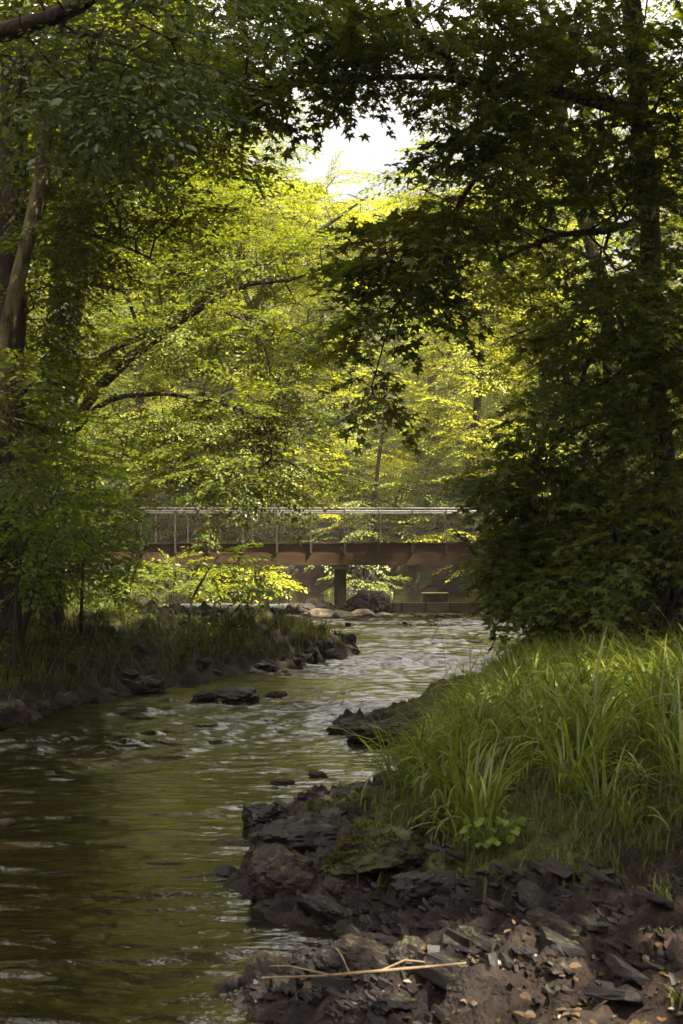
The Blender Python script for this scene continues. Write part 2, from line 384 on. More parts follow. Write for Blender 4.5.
def water_mat(name, base, bumps, rough=.04):
    m, N, L = newmat(name)
    t = N.new('ShaderNodeTexCoord'); mp = N.new('ShaderNodeMapping'); mp.inputs['Scale'].default_value = (1, 1.5, 1)
    L.new(t.outputs['Object'], mp.inputs[0])
    n = N.new('ShaderNodeTexNoise'); n.inputs['Scale'].default_value = 17; n.inputs['Detail'].default_value = 3; L.new(mp.outputs[0], n.inputs['Vector'])
    n2 = N.new('ShaderNodeTexNoise'); n2.inputs['Scale'].default_value = .9; n2.inputs['Detail'].default_value = 4; L.new(t.outputs['Object'], n2.inputs['Vector'])
    rr = N.new('ShaderNodeValToRGB'); rr.color_ramp.elements[0].position = .35; rr.color_ramp.elements[1].position = .7
    rr.color_ramp.elements[0].color = (*base, 1); rr.color_ramp.elements[1].color = (base[0] * 1.8, base[1] * 1.6, base[2] * 1.5, 1)
    L.new(n2.outputs['Fac'], rr.inputs['Fac'])
    b = N.new('ShaderNodeBsdfPrincipled'); b.inputs['IOR'].default_value = 1.33; b.inputs['Roughness'].default_value = rough
    L.new(rr.outputs['Color'], b.inputs['Base Color'])
    fa = N.new('ShaderNodeAttribute'); fa.attribute_name = 'chop'       # ripples finer than the mesh roughen the broken water
    fr = N.new('ShaderNodeMapRange'); fr.inputs['To Min'].default_value = rough; fr.inputs['To Max'].default_value = .30
    L.new(fa.outputs['Fac'], fr.inputs['Value']); L.new(fr.outputs[0], b.inputs['Roughness'])
    bp = N.new('ShaderNodeBump'); bp.inputs['Strength'].default_value = bumps; bp.inputs['Distance'].default_value = .02
    bs = N.new('ShaderNodeMapRange'); bs.inputs['To Min'].default_value = bumps * .5; bs.inputs['To Max'].default_value = bumps * 1.15
    L.new(fa.outputs['Fac'], bs.inputs['Value']); L.new(bs.outputs[0], bp.inputs['Strength'])
    L.new(n.outputs['Fac'], bp.inputs['Height']); L.new(bp.outputs[0], b.inputs['Normal'])
    o = N.new('ShaderNodeOutputMaterial'); L.new(b.outputs[0], o.inputs[0]); return m
M['water'] = water_mat('river_water', (.0034, .0026, .0007), .68, .02)
M['falls'] = surf_mat('falling_water', [(.35, (.40, .35, .30)), (.5, (.62, .58, .53)), (.62, (.82, .80, .78))], 3.0, bump=.5, rough=.25, spec=.5, stretch=(3, 1, .25))

# ------------------------------------------------------------------ terrain
LEFT = [(-90, -20), (-9, -20), (-5.6, 2), (-4.4, 8.5), gp(-20, 742), gp(12, 722), gp(40, 712), gp(75, 705), gp(110, 698), gp(135, 693), gp(150, 690), gp(185, 682),
        gp(240, 674), gp(300, 668), gp(335, 661), gp(352, 656), (0.22, 23.8), (-.3, 25.2), (-1.5, 27.5), (-2.6, 30), (-4, 34), (-5.4, 38), (-6.0, 42), (-6.2, 70), (-90, 70)]
RIGHT = [(90, -20), (.7, -20), (.45, 2), gp(335, 1060), gp(300, 1026), gp(232, 996), gp(226, 986), gp(245, 976), gp(330, 968), gp(374, 957), gp(345, 936), gp(300, 922), gp(252, 905),
         gp(240, 885), gp(258, 862), gp(248, 838), gp(242, 815), gp(300, 803), gp(345, 796), gp(385, 790), gp(402, 775), gp(394, 756), gp(400, 744), gp(352, 736),
         gp(332, 724), gp(400, 713), gp(450, 700), gp(490, 685), gp(515, 660), gp(522, 640), gp(540, 622), (4.9, 42), (5.0, 70), (90, 70)]
GRASSY = [gp(388, 862), gp(460, 900), gp(560, 914), gp(700, 916), (4, 6.0), (40, 3), (40, 45), (5.6, 45), gp(552, 624), gp(535, 645), gp(525, 664), gp(500, 690), gp(450, 706), gp(405, 716),
          gp(412, 745), gp(410, 775), gp(402, 805), gp(384, 835)]

def height(X, Y, detail=True):
    X = np.asarray(X, float); Y = np.asarray(Y, float); sh = X.shape
    X = X.ravel(); Y = Y.ravel(); P = np.column_stack([X, Y])
    wob = .12 * fbm(P * 1.6, 3, 3) if detail else 0
    sL = sdf(LEFT, X, Y) + wob; sR = sdf(RIGHT, X, Y) + wob * .5; sG = sdf(GRASSY, X, Y) + wob * .6
    bed = -.35
    zl = bed + .40 * smooth((sL + .45) / .5) + .40 * smooth(sL / 1.5) + .30 * smooth((sL - 1.2) / 4) * smooth((-2.4 - X) / 1.8) + .22 * np.maximum(0, sL - 5) 
    zr = bed + .38 * smooth((sR + .35) / .4) + .10 * smooth(sR / .5) + .06 * smooth((sR - .4) / 1.2)
    zr = zr + smooth((sR + .1) / .2) * (.21 * smooth((sG + .05) / .45) + .17 * smooth(sG / 2.2) + .22 * np.maximum(0, sG - 4))
    yw = Y - 56.2
    zf = np.where(yw > 0, 2.0 + .22 * np.maximum(0, yw - .5), -5)
    z = np.maximum(np.maximum(zl, zr), bed); z = np.maximum(z, zf)
    if detail:
        lump = fbm(P * 2.3, 4, 5) * .09 * np.clip(smooth(sL / .5), 0, 1) + np.abs(fbm(P * 3.6, 4, 8)) * .22 * smooth((sL + .1) / .3) * (1 - smooth((sL - 2) / 2)) + np.abs(fbm(P * 10, 3, 9)) * .06 * smooth((sL + .1) / .3)
        a = R(35); u = X * math.cos(a) + Y * math.sin(a); v = -X * math.sin(a) + Y * math.cos(a)
        st = fbm(np.column_stack([u * 3, v * 13]), 4, 21)
        rockm = smooth((sR + .15) / .3) * (1 - smooth(sG / .3))
        saw = (v * 9 + .8 * fbm(P * 3, 2, 30)) % 1.0
        z = z + lump + rockm * (st * .05 + (saw - .5) * .05 + .05 * fbm(P * 3.2, 3, 33) + .022 * fbm(P * 13, 3, 35)) + .085 * fbm(P * 2.9, 5, 41, .6) * smooth(sG / .3)
    z = np.minimum(z, 42)
    return z.reshape(sh), sL.reshape(sh), sR.reshape(sh), sG.reshape(sh)

def sd1_(poly, x, y): return float(sdf(poly, np.array([x]), np.array([y]))[0])

def gz(x, y):
    return float(height(np.array([x]), np.array([y]))[0][0])

def spaced(stops):
    out = []
    for (a, b, s) in stops: out.append(np.arange(a, b, s))
    return np.concatenate(out + [[stops[-1][1]]])
gx = spaced([(-140, -40, 8), (-40, -12, 1.5), (-12, -5, .35), (-5, -1.0, .07), (-1.0, 2.2, .022), (2.2, 5, .07), (5, 12, .35), (12, 40, 1.5), (40, 140, 8)])
gy = spaced([(-30, 0, 3), (0, 4.2, .3), (4.2, 7.2, .02), (7.2, 10, .03), (10, 16, .06), (16, 28, .08), (28, 44, .25), (44, 56, .8), (56, 60, .25), (60, 110, 2.5), (110, 260, 12)])
GX, GY = np.meshgrid(gx, gy)
Z, sL, sR, sG = height(GX, GY)
nx, ny = len(gx), len(gy)
ii, jj = np.meshgrid(np.arange(nx - 1), np.arange(ny - 1)); b0 = (jj * nx + ii).ravel()
GQ = np.stack([b0, b0 + 1, b0 + nx + 1, b0 + nx], -1)
P2 = np.column_stack([GX.ravel(), GY.ravel()])
nz1 = fbm(P2 * 1.3, 4, 51).reshape(GX.shape); nz2 = fbm(P2 * 3.1, 4, 61).reshape(GX.shape)
rock_a = np.clip(smooth((sR + .3) / .2) * (1 - smooth((sG + .1) / .35)), 0, 1)
dirt_a = rock_a * smooth((GX - .25 + nz1 * .4) / .6) * smooth((5.95 - GY + nz2 * .3) / .4)
moss_a = np.clip(smooth((sG + .25) / .2) * smooth((nz2 + .35) / .5) * .9 + rock_a * smooth((nz2 - .15) / .25) * .8 * smooth((sG + .9) / .6)
                 + smooth((sL - .35) / .7) * smooth((nz2 + .25) / .5) * .95 + (GY > 57) * .6, 0, 1)
g = mk('ground', np.column_stack([GX.ravel(), GY.ravel(), Z.ravel()]), GQ, mats=[M['ground']], smoothf=True,
       attrs={'rock': ('POINT', rock_a.ravel()), 'dirt': ('POINT', dirt_a.ravel()), 'moss': ('POINT', moss_a.ravel())})
tag(g, kind='structure')

# ------------------------------------------------------------------ river
wx = spaced([(-16, -6, .4), (-6, 5.5, .026), (5.5, 14, .4)])
wy = spaced([(-12, 3.6, .5), (3.6, 10, .015), (10, 20, .030), (20, 42.0, .06)])
WX, WY = np.meshgrid(wx, wy); PW = np.column_stack([WX.ravel(), WY.ravel()])
def waves(P):
    x, y = P[:, 0], P[:, 1]
    calm = fbm(np.column_stack([x * 4.5 + 1.2 * y, y * 11.]), 3, 71) * .0050 + fbm(np.column_stack([x * 9 + 2 * y, y * 21.]), 2, 73) * .0034 * (.7 + .6 * vnoise(P * .8, 74)) * (y < 13) + fbm(np.column_stack([x * 1.9, y * 5.2]), 2, 75) * .0115
    riff = np.clip(1.1 * np.exp(-((y - 14.0 - .5 * x) / 2.4) ** 2) * smooth((1.8 - x) / 2) + .9 * smooth((y - 17) / 4), 0, 1)
    riff = riff * (.6 + .5 * fbm(P * .6, 2, 77))
    w = fbm(np.column_stack([x * 2.6 + .5 * y, y * 6.5]), 3, 81, .6) * .046
    w = w + (.5 - np.abs(fbm(np.column_stack([x * 1.6 + .4 * y, y * 4.2]), 3, 85))) * .044
    riff = np.clip(riff, 0, 1)
    return calm + riff * w, riff * np.clip(.75 + .6 * fbm(P * [1.2, 2.5], 3, 87), 0, 1)
wz, wf = waves(PW); wz = wz + .012 * smooth((PW[:, 1] - 12) / 20)
nx, ny = len(wx), len(wy)
ii, jj = np.meshgrid(np.arange(nx - 1), np.arange(ny - 1)); b0 = (jj * nx + ii).ravel()
river = mk('river', np.column_stack([PW, wz]), np.stack([b0, b0 + 1, b0 + nx + 1, b0 + nx], -1), mats=[M['water']], smoothf=True, attrs={'chop': ('POINT', wf)})
tag(river, kind='structure')
ux = np.linspace(-8, 8, 60); uy = np.linspace(42.55, 56.5, 50); UX, UY = np.meshgrid(ux, uy); PU = np.column_stack([UX.ravel(), UY.ravel()])
ii, jj = np.meshgrid(np.arange(59), np.arange(49)); b0 = (jj * 60 + ii).ravel()
tag(mk('upper_river', np.column_stack([PU, .275 + .01 * fbm(PU * 1.2, 3, 91)]), np.stack([b0, b0 + 1, b0 + 61, b0 + 60], -1), mats=[M['water']], smoothf=True), kind='structure')

# ------------------------------------------------------------------ rocks
import bmesh
def rock_mesh(name, mat, seed, chops=7, rough=.10, sub=5, flat=1.0):
    bm = bmesh.new(); bmesh.ops.create_icosphere(bm, subdivisions=sub, radius=1)
    V = np.array([v.co[:] for v in bm.verts]); r2 = np.random.default_rng(seed)
    for _ in range(chops):
        n = r2.normal(size=3); n /= np.linalg.norm(n); d = r2.uniform(.55, .85)
        k = V @ n; over = np.maximum(0, k - d); V = V - n * (over * .92)[:, None]
    V = V * (1 + rough * fbm(V * 1.6 + seed, 3, seed) + rough * .55 * (np.abs(fbm(V * 4.2 + seed * 3, 4, seed + 7, .6)) - .4))[:, None]
    st = np.array([.35, .2, .9]) @ V.T * 7 + fbm(V * 2, 2, seed + 2) * .8
    V = V * (1 + .035 * ((st % 1.0) - .5))[:, None]; V[:, 2] *= flat
    for v, c in zip(bm.verts, V): v.co = c
    me = bpy.data.meshes.new(name); bm.to_mesh(me); bm.free(); me.materials.append(mat)
    me.polygons.foreach_set('use_smooth', np.ones(len(me.polygons), bool))
    me.set_sharp_from_angle(angle=R(38))
    return me

def slab_mesh(name, mat, seed):
    r2 = np.random.default_rng(seed)
    n = r2.integers(5, 8); a = np.sort(r2.uniform(0, 2 * math.pi, n)); rad = r2.uniform(.75, 1.15, n)
    pts = np.column_stack([np.cos(a) * rad, np.sin(a) * rad * .62])
    bm = bmesh.new(); lay = []
    for z, s in ((-1, .93), (-.72, 1.0), (.72, 1.0), (1, .93)):
        sh = r2.normal(size=2) * .025
        lay.append([bm.verts.new((p[0] * s + sh[0], p[1] * s + sh[1], z * .16 + r2.normal() * .014)) for p in pts])
    bm.faces.new(lay[0][::-1]); bm.faces.new(lay[-1])
    for l in range(3):
        for i in range(n): bm.faces.new((lay[l][i], lay[l][(i + 1) % n], lay[l + 1][(i + 1) % n], lay[l + 1][i]))
    bmesh.ops.recalc_face_normals(bm, faces=bm.faces)
    bmesh.ops.triangulate(bm, faces=bm.faces)
    bmesh.ops.subdivide_edges(bm, edges=bm.edges, cuts=2, use_grid_fill=True)
    for v in bm.verts:
        p = np.array([[v.co.x * 4, v.co.y * 4, v.co.z * 10]]); k = fbm(p, 3, seed)[0]
        v.co.z += .03 * k; v.co.x += .03 * vnoise(p + 9, seed)[0]; v.co.y += .03 * vnoise(p + 19, seed)[0]
    me = bpy.data.meshes.new(name); bm.to_mesh(me); bm.free(); me.materials.append(mat); return me

def put(me, name, loc, scale, rot, label, cat, group=None):
    o = bpy.data.objects.new(name, me); COL.objects.link(o); o.location = [float(q) for q in loc]; o.scale = scale; o.rotation_euler = rot
    return tag(o, label, cat, group)

RK = [rock_mesh('rock', M['boulder'], s, rough=.16) for s in (1, 2, 3, 4)]
RW = [rock_mesh('river_stone', M['stone_warm'], s, rough=.10) for s in (11, 12, 13)]
RM = [rock_mesh('mossy_rock', M['boulder_moss'], s, chops=8, rough=.24, flat=.8) for s in (21, 22)]
RS = [rock_mesh('slate_rock', M['slate'], s, chops=9, rough=.17, flat=.8) for s in (31, 32, 33)]

def rock_at(me, px, py, wpx, hpx, label, name='boulder', sink=.30, depth=.9, z0=None, rot=None, cat='rock', group=None):
    """rock whose visible base sits at pixel (px,py) and is wpx wide, hpx tall in the photo"""
    x, y = gp(px, py, 0.0 if z0 is None else z0)
    sc = y / F_PX; w = wpx * sc / 2 / .85; h = hpx * sc / (2 * .85 - sink * 2 * .5) 
    z = max(gz(x, y), -.04) if z0 is None else z0
    rz = random.uniform(0, 6.28) if rot is None else rot
    put(me, name, (x, y + w * depth * .6, z + h * (.85 - sink)), (w, w * depth, h), (0, 0, rz), label, cat, group)

rock_at(RS[0], 305, 868, 112, 50, 'broad dark flat topped boulder behind the pale faced one at the water edge', z0=.02, rot=.3)
rock_at(RK[1], 290, 900, 78, 48, 'pale faced rounded boulder at the water edge, right of a dark lump', z0=.02, rot=1.3)
rock_at(RM[0], 366, 890, 104, 58, 'big moss covered boulder below the tall grass', 'mossy_boulder', z0=.08, rot=.5)
rock_at(RS[1], 262, 828, 50, 26, 'dark jagged rock at the outermost tip of the slate spit', z0=.0)
rock_at(RS[2], 330, 838, 60, 26, 'wide low dark rock between spit tip and mossy boulder', z0=.04)
rock_at(RK[2], 342, 806, 26, 16, 'small grey cube like rock on the back edge of the slate spit', z0=.05)
rock_at(RK[3], 372, 812, 44, 26, 'lavender grey angular rock beneath the overhanging grass blades', z0=.05)
rock_at(RK[0], 392, 800, 34, 26, 'dark blocky rock where grass meets the inlet', z0=.06)
rock_at(RS[0], 226, 880, 24, 13, 'small wet rock standing alone in water left of boulders', z0=-.02)
rock_at(RS[2], 228, 848, 34, 7, 'flat wet stone barely breaking the water surface', z0=-.02)
rock_at(RK[3], 330, 872, 30, 22, 'knobbly rock squeezed between pale boulder and mossy boulder', z0=.05)
rock_at(RS[1], 425, 905, 62, 34, 'tilted rusty edged slate block right of the mossy boulder', z0=.10)
rock_at(RS[0], 388, 745, 74, 24, 'long dark ledge rock reaching out from the grassy bank', 'ledge_rock', z0=0.0, depth=.5, rot=0)
rock_at(RS[2], 350, 734, 42, 14, 'flat ledge tip rock washed by the riffle', 'ledge_rock', z0=-.01, depth=.6, rot=0)
rock_at(RK[1], 425, 728, 52, 22, 'dark ledge rock half hidden by arching grass', 'ledge_rock', z0=.02, depth=.6)
rock_at(RK[0], 282, 786, 20, 6, 'tiny lone stone in the calm pool', z0=-.01)
rock_at(RK[1], 318, 778, 18, 7, 'lone dark pebble rock in pool before the spit', z0=-.01)
rock_at(RK[2], 143, 692, 36, 16, 'brown wedge shaped boulder at the foot of left bank', z0=.0, rot=2.2)
rock_at(RS[1], 238, 704, 46, 18, 'large wet rock splitting the riffle', z0=-.01, rot=0)
rock_at(RS[0], 204, 704, 26, 14, 'smaller wet rock just left of the large riffle rock', z0=-.01)
rock_at(RK[3], 275, 699, 22, 8, 'low rock awash right of the large riffle rock', z0=-.01)
rock_at(RK[0], 8, 728, 34, 24, 'dark rock at water edge below the mossy hummock', z0=0)
rock_at(RK[3], 4, 826, 18, 6, 'small stone breaking the surface at the dark left pool', z0=-.01)
# rocks along the left bank edge
for i, (px, py, w, h) in enumerate([(345, 655, 30, 12), (322, 660, 26, 14), (300, 664, 24, 12), (335, 650, 20, 12), (278, 660, 22, 13), (255, 668, 24, 13), (232, 672, 22, 12), (212, 678, 20, 10), (305, 650, 22, 14), (285, 648, 18, 12), (180, 682, 24, 11), (100, 700, 26, 14), (60, 708, 28, 16), (36, 716, 24, 16)]):
    x, y = gp(px, py); 
    rock_at((RS + RK)[i % 7], px, py + 1, w, h, 'dark damp stone in the row along the left bank waterline', 'bank_stone', z0=-.02, sink=.32, group='stones along the left bank waterline')
r2 = np.random.default_rng(23); k_ = 0
while k_ < 70:
    x, y = r2.uniform(-4.2, .4), r2.uniform(11.5, 26); d_ = sd1_(LEFT, x, y)
    if not (-.12 < d_ < .75) or (d_ > .25 and r2.random() < .5): continue
    sz = r2.uniform(.06, .20) * (1 - .3 * (d_ > .3))
    put((RS + RK)[k_ % 7], 'bank_stone', (x, y, gz(x, y) - sz * .12), (sz, sz * r2.uniform(.6, .9), sz * r2.uniform(.45, .8)), (r2.normal() * .2, r2.normal() * .2, r2.uniform(0, 6.28)),
        'dark damp stone in the row along the left bank waterline', 'rock', 'stones along the left bank waterline'); k_ += 1
# stones round the pier
PY = 40.0
PR = [(302, 604, 30, 39.2, 0, 'dark grey boulder at the left end of the pier rocks'), (320, 598, 30, 39.6, 0, 'dark humped boulder left of the bridge pier'), (323, 609, 30, 38.6, 1, 'warm brown rounded rock below the humped boulder at the pier'),
      (353, 594, 24, 40.2, 2, 'mossy green boulder touching the right of the pier'), (371, 592, 32, 40.0, 0, 'largest dark boulder right of the pier'), (361, 610, 28, 38.8, 1, 'pale brown slab in front of the largest pier boulder'),
      (343, 611, 22, 38.4, 1, 'flat tan stone just in front of the pier'), (384, 613, 20, 38.8, 1, 'low tan stone at the right end of the pier rocks'), (308, 599, 26, 40.6, 2, 'mossy stone behind the pier rocks at left'), (333, 603, 18, 40.0, 2, 'moss capped rock left against the pier foot'),
      (406, 615, 18, 38.5, 0, 'dark low rock in water right of the pier group'), (422, 613, 16, 39.0, 0, 'dark low rock below the weir wall'), (290, 615, 22, 38.0, 0, 'flat dark rock left of the pier group in shallow water')]
for i, (px, tp_, w, d, k, lab) in enumerate(PR):
    p = at(px, tp_, d); hw = w * d / F_PX / 2 / .85; hh = (p[2] + .15) / 2 / .85
    put((RK, RW, RM)[k][i % 2], 'pier_boulder', (p[0], d, p[2] - hh * .85), (hw, hw * .9, hh), (0, 0, i * 1.7), lab, 'rock')
for i, (px, py, w, h) in enumerate([(352, 627, 12, 5), (403, 626, 12, 5), (415, 626, 10, 4), (438, 627, 13, 5), (395, 622, 8, 4), (440, 618, 10, 5), (457, 618, 9, 4), (470, 624, 8, 3), (455, 627, 9, 4), (487, 622, 12, 5), (433, 640, 22, 3), (475, 643, 18, 3), (505, 632, 16, 6), (412, 634, 14, 3)]):
    rock_at((RK + RS)[i % 6], px, py, w, h, 'small dark stone breaking the bright shallow water below the weir', 'river_stone', z0=0.0, sink=.2, group='small stones in the shallows below the weir')

r2 = np.random.default_rng(61); k_ = 0; BP = []
while k_ < 34:
    px, py = r2.uniform(250, 560), r2.uniform(838, 985); x, y = gp(px, py, .1); z, _, a_, b_ = height(np.array([x]), np.array([y]))
    if a_[0] < .08 or b_[0] > -.03 or any((x - u) ** 2 + (y - v) ** 2 < .02 for u, v in BP): continue
    BP.append((x, y)); sz = r2.uniform(.07, .15) * (1.0 if px < 420 else .75)
    put((RS + RK)[int(r2.integers(0, 7))], 'slate_block', (x, y, z[0] + sz * .05), (sz, sz * r2.uniform(.55, .85), sz * r2.uniform(.4, .75)), (R(-12), R(18) + r2.normal() * .15, R(-38) + r2.normal() * .4),
        'dark angular block bedded among the thin slates of the foreground shore', 'rock', 'angular blocks on the foreground shore'); k_ += 1
# slate slabs of the foreground spit
SLB = [slab_mesh('slate_stone', M[k], s) for s, k in ((41, 'slate'), (42, 'slate'), (43, 'slate'), (44, 'slate'), (45, 'slate_pale'), (46, 'slate'), (47, 'slate_rust'), (48, 'slate'))]
r2 = np.random.default_rng(5); cnt = 0; tries = 0; SLP = []
while cnt < 230 and tries < 6000:
    tries += 1
    px = r2.uniform(225, 690); py = r2.uniform(796, 1024) if r2.random() < .8 else r2.uniform(880, 960)
    x, y = gp(px, py, .1)
    z, _, s_r, s_g = height(np.array([x]), np.array([y]))
    if s_r[0] < .10 or s_g[0] > -.02: continue
    if px > 450 + .5 * (1024 - py) * .6 and py > 925 and r2.random() < .85: continue
    big = r2.random() < .35 and py > 880
    L_ = r2.uniform(.075, .12) if big else r2.uniform(.03, .07)
    if any((x - a) ** 2 + (y - b) ** 2 < (.45 * (L_ + c)) ** 2 for a, b, c in SLP): continue
    SLP.append((x, y, L_)); cnt += 1
    k = int(r2.choice(8, p=[.17, .17, .17, .15, .08, .14, .05, .07]))
    lab = ('pale grey slate slab lying among the darker slabs of the foreground shore' if k == 4 else
           'rust stained slate slab among the dark slabs of the foreground shore' if k == 6 else
           'thin dark slate slab tilted among others on the foreground shore')
    put(SLB[k], 'slate_stone', (x, y, z[0] + L_ * .06), (L_, L_ * r2.uniform(.7, 1.1), L_ * r2.uniform(.7, 1.3)),
        (R(r2.normal(-14, 9)), R(r2.normal(17, 9)), R(r2.normal(-38, 18))), lab, 'slate stone', 'slate stones packed on the foreground shore')['kind'] = 'thing'
# small shards: uncountable
gs = Geo(); n = 7500
px = r2.uniform(222, 700, n); py = r2.uniform(796, 1030, n)
xy = np.array([gp(a, b, .1) for a, b in zip(px, py)])
z, _, s_r, s_g = height(xy[:, 0], xy[:, 1]); ok = (s_r > .02) & (s_g < .02) & ((px < 450) | (py < 925) | (r2.random(n) < .3)) & (vnoise(xy * 3.1, 7) > -.35)
xy, z = xy[ok], z[ok]
cube = np.array([[a, b, c] for a in (-1, 1) for b in (-1, 1) for c in (-1, 1)], float)
cq = np.array([[0, 1, 3, 2], [4, 6, 7, 5], [0, 4, 5, 1], [2, 3, 7, 6], [0, 2, 6, 4], [1, 5, 7, 3]])
for i in range(len(xy)):
    s = np.array([r2.uniform(.55, 1.5), r2.uniform(.4, 1.0), r2.uniform(.15, .45)]) * .011 * math.exp(r2.normal() * .5)
    v = cube * s * r2.uniform(.65, 1.25, (8, 3))
    a, b, c = R(r2.normal(-38, 30)), R(r2.normal(22, 18)), R(r2.normal(-20, 16))
    Rz = np.array([[math.cos(a), -math.sin(a), 0], [math.sin(a), math.cos(a), 0], [0, 0, 1]])
    Ry = np.array([[math.cos(b), 0, math.sin(b)], [0, 1, 0], [-math.sin(b), 0, math.cos(b)]])
    Rx = np.array([[1, 0, 0], [0, math.cos(c), -math.sin(c)], [0, math.sin(c), math.cos(c)]])
    gs.add(v @ (Rz @ Ry @ Rx).T + [xy[i, 0], xy[i, 1], z[i] + .006], cq)
tag(gs.build('slate_rubble', M['slate']), kind='stuff')

# ------------------------------------------------------------------ footbridge
XB0, XB1 = -8.0, 9.0; ZT = at(341, 543.5, PY)[2]; ZB = at(341, 565.2, PY)[2]; ZM = at(341, 553.6, PY)[2]; ZH = at(341, 508.5, PY)[2]
br = empty('footbridge', (0, PY, 0), 'rust brown steel footbridge with railing crossing the river on one pier', 'footbridge')
O = (0, PY, 0)
BW = 1.9
def beam(name, c, h, mat, parent=br):
    q = Geo(); q.box(c, h); o = q.build(name, mat, parent, origin=O)
    return o
for yy in (PY, PY + BW):
    gd = beam('girder', ((XB0 + XB1) / 2, yy + .03, (ZT + ZM) / 2), ((XB1 - XB0) / 2, .02, (ZT - ZM) / 2), M['corten'])
    beam('top_flange', ((XB0 + XB1) / 2, yy + .03, ZT + .012), ((XB1 - XB0) / 2, .11, .014), M['corten_dark'], gd)
    beam('bottom_beam', ((XB0 + XB1) / 2, yy + .03, (ZM + ZB) / 2), ((XB1 - XB0) / 2, .10, (ZM - ZB) / 2 - .002), M['corten_dark'], gd)
dk = beam('deck', ((XB0 + XB1) / 2, PY + .03 + BW / 2, ZT - .05), ((XB1 - XB0) / 2, BW / 2 - .03, .03), M['timber'])
px_post = at(310.7, 540, PY)[0]; dx = 33.8 * PY / F_PX
stiff = post0 = None
k0 = int(math.ceil((XB0 + .2 - px_post) / dx)); k1 = int(math.floor((XB1 - .2 - px_post) / dx))
qs = Geo(); qs.box((0, -.06, (ZT + ZM) / 2 - .0), (.022, .05, (ZT - ZM) / 2 - .004)); qs.box((0, -.115, (ZT + ZM) / 2), (.042, .006, (ZT - ZM) / 2 - .02))
qp = Geo(); qp.box((0, -.135, (ZM + ZH) / 2 - .01), (.013, .03, (ZH - ZM) / 2 - .02)); qp.box((0, -.10, ZH - .03), (.011, .035, .02))
for side, (yy, sg) in enumerate(((PY, 1), (PY + BW + .06, -1))):
    for k in range(k0, k1 + 1):
        xk = px_post + k * dx + (0 if side == 0 else .12)
        for nm, q, mt in (('stiffener', qs, M['corten_dark']), ('railing_post', qp, M['post'])):
            key = '_' + nm
            if key not in M:
                o = q.build(nm, mt, br); M[key] = o.data
            else:
                o = bpy.data.objects.new(nm, M[key]); COL.objects.link(o); o.parent = br
            o.location = (xk, yy - PY, 0)
            if sg < 0: o.rotation_euler = (0, 0, math.pi)
    for nm, zz, rr in (('handrail', ZH, .021), ('handrail', ZH - (.115 if side == 0 else .06), .011), ('railing_wire', at(341, 519.5, PY)[2], .004), ('railing_wire', at(341, 525.3, PY)[2], .004), ('railing_wire', at(341, 531.2, PY)[2], .004)):
        V, Q, T = tube([(XB0, yy - .10 * sg, zz), (XB1, yy - .10 * sg, zz)], rr, 8)
        q = Geo(); q.add(V, Q, T); q.build(nm, M['rail'] if nm == 'handrail' else M['post'], br, origin=O, smoothf=True)
xa, xb = at(334, 580, PY)[0], at(346.5, 580, PY)[0]
q = Geo(); V, Q, T = tube([((xa + xb) / 2, PY + .95, -.5), ((xa + xb) / 2, PY + .95, ZB - .12)], [(xb - xa) / 2 * 1.03, (xb - xa) / 2], 24); q.add(V, Q, T)
q.build('pier', M['concrete'], br, origin=O, smoothf=False)
beam('pier_cap', ((xa + xb) / 2, PY + .95, ZB - .06), (.24, 1.0, .058), M['corten_dark'])
for xx in (XB0 - .6, XB1 + .6):
    beam('abutment', (xx, PY + .95, (ZB + .3) / 2 - .2), (.9, 1.3, (ZB + .3) / 2 + .35), M['concrete'])

# ------------------------------------------------------------------ weir and walls
wr = empty('weir', (0, 42.3, 0), 'low stone weir with thin sheet of falling water behind the bridge', 'weir')
WO = (0, 42.3, 0)
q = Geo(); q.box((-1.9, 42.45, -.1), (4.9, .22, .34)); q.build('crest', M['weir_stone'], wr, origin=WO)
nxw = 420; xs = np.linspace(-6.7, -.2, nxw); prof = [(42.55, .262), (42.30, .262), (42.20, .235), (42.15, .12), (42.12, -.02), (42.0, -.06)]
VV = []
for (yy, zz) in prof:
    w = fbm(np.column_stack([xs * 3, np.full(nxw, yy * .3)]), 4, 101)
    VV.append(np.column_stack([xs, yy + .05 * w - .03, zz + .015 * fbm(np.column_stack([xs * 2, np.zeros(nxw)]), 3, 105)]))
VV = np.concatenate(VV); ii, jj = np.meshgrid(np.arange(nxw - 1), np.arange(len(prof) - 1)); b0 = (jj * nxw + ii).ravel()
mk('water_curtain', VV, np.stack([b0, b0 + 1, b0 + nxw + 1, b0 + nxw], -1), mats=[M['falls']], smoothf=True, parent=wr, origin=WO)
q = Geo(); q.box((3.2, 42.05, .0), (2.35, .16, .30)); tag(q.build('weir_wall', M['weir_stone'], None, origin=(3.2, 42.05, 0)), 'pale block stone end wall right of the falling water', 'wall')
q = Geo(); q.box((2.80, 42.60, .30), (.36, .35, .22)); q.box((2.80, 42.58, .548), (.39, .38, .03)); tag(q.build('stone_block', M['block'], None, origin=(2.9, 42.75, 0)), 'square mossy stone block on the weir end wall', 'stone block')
q = Geo()
xs = np.linspace(-16, 16, 60); zs = np.linspace(-.4, 2.3, 8)
XX, ZZ = np.meshgrid(xs, zs); yy = 56 + .12 * ZZ + .08 * fbm(np.column_stack([XX.ravel(), ZZ.ravel() * 2]), 3, 111).reshape(XX.shape)
V = np.column_stack([XX.ravel(), yy.ravel(), ZZ.ravel()]); Vb = V + [0, .7, 0]
ii, jj = np.meshgrid(np.arange(59), np.arange(7)); b0 = (jj * 60 + ii).ravel(); n_ = len(V)
fq = np.stack([b0, b0 + 1, b0 + 61, b0 + 60], -1)
tp = np.arange(59) + 7 * 60
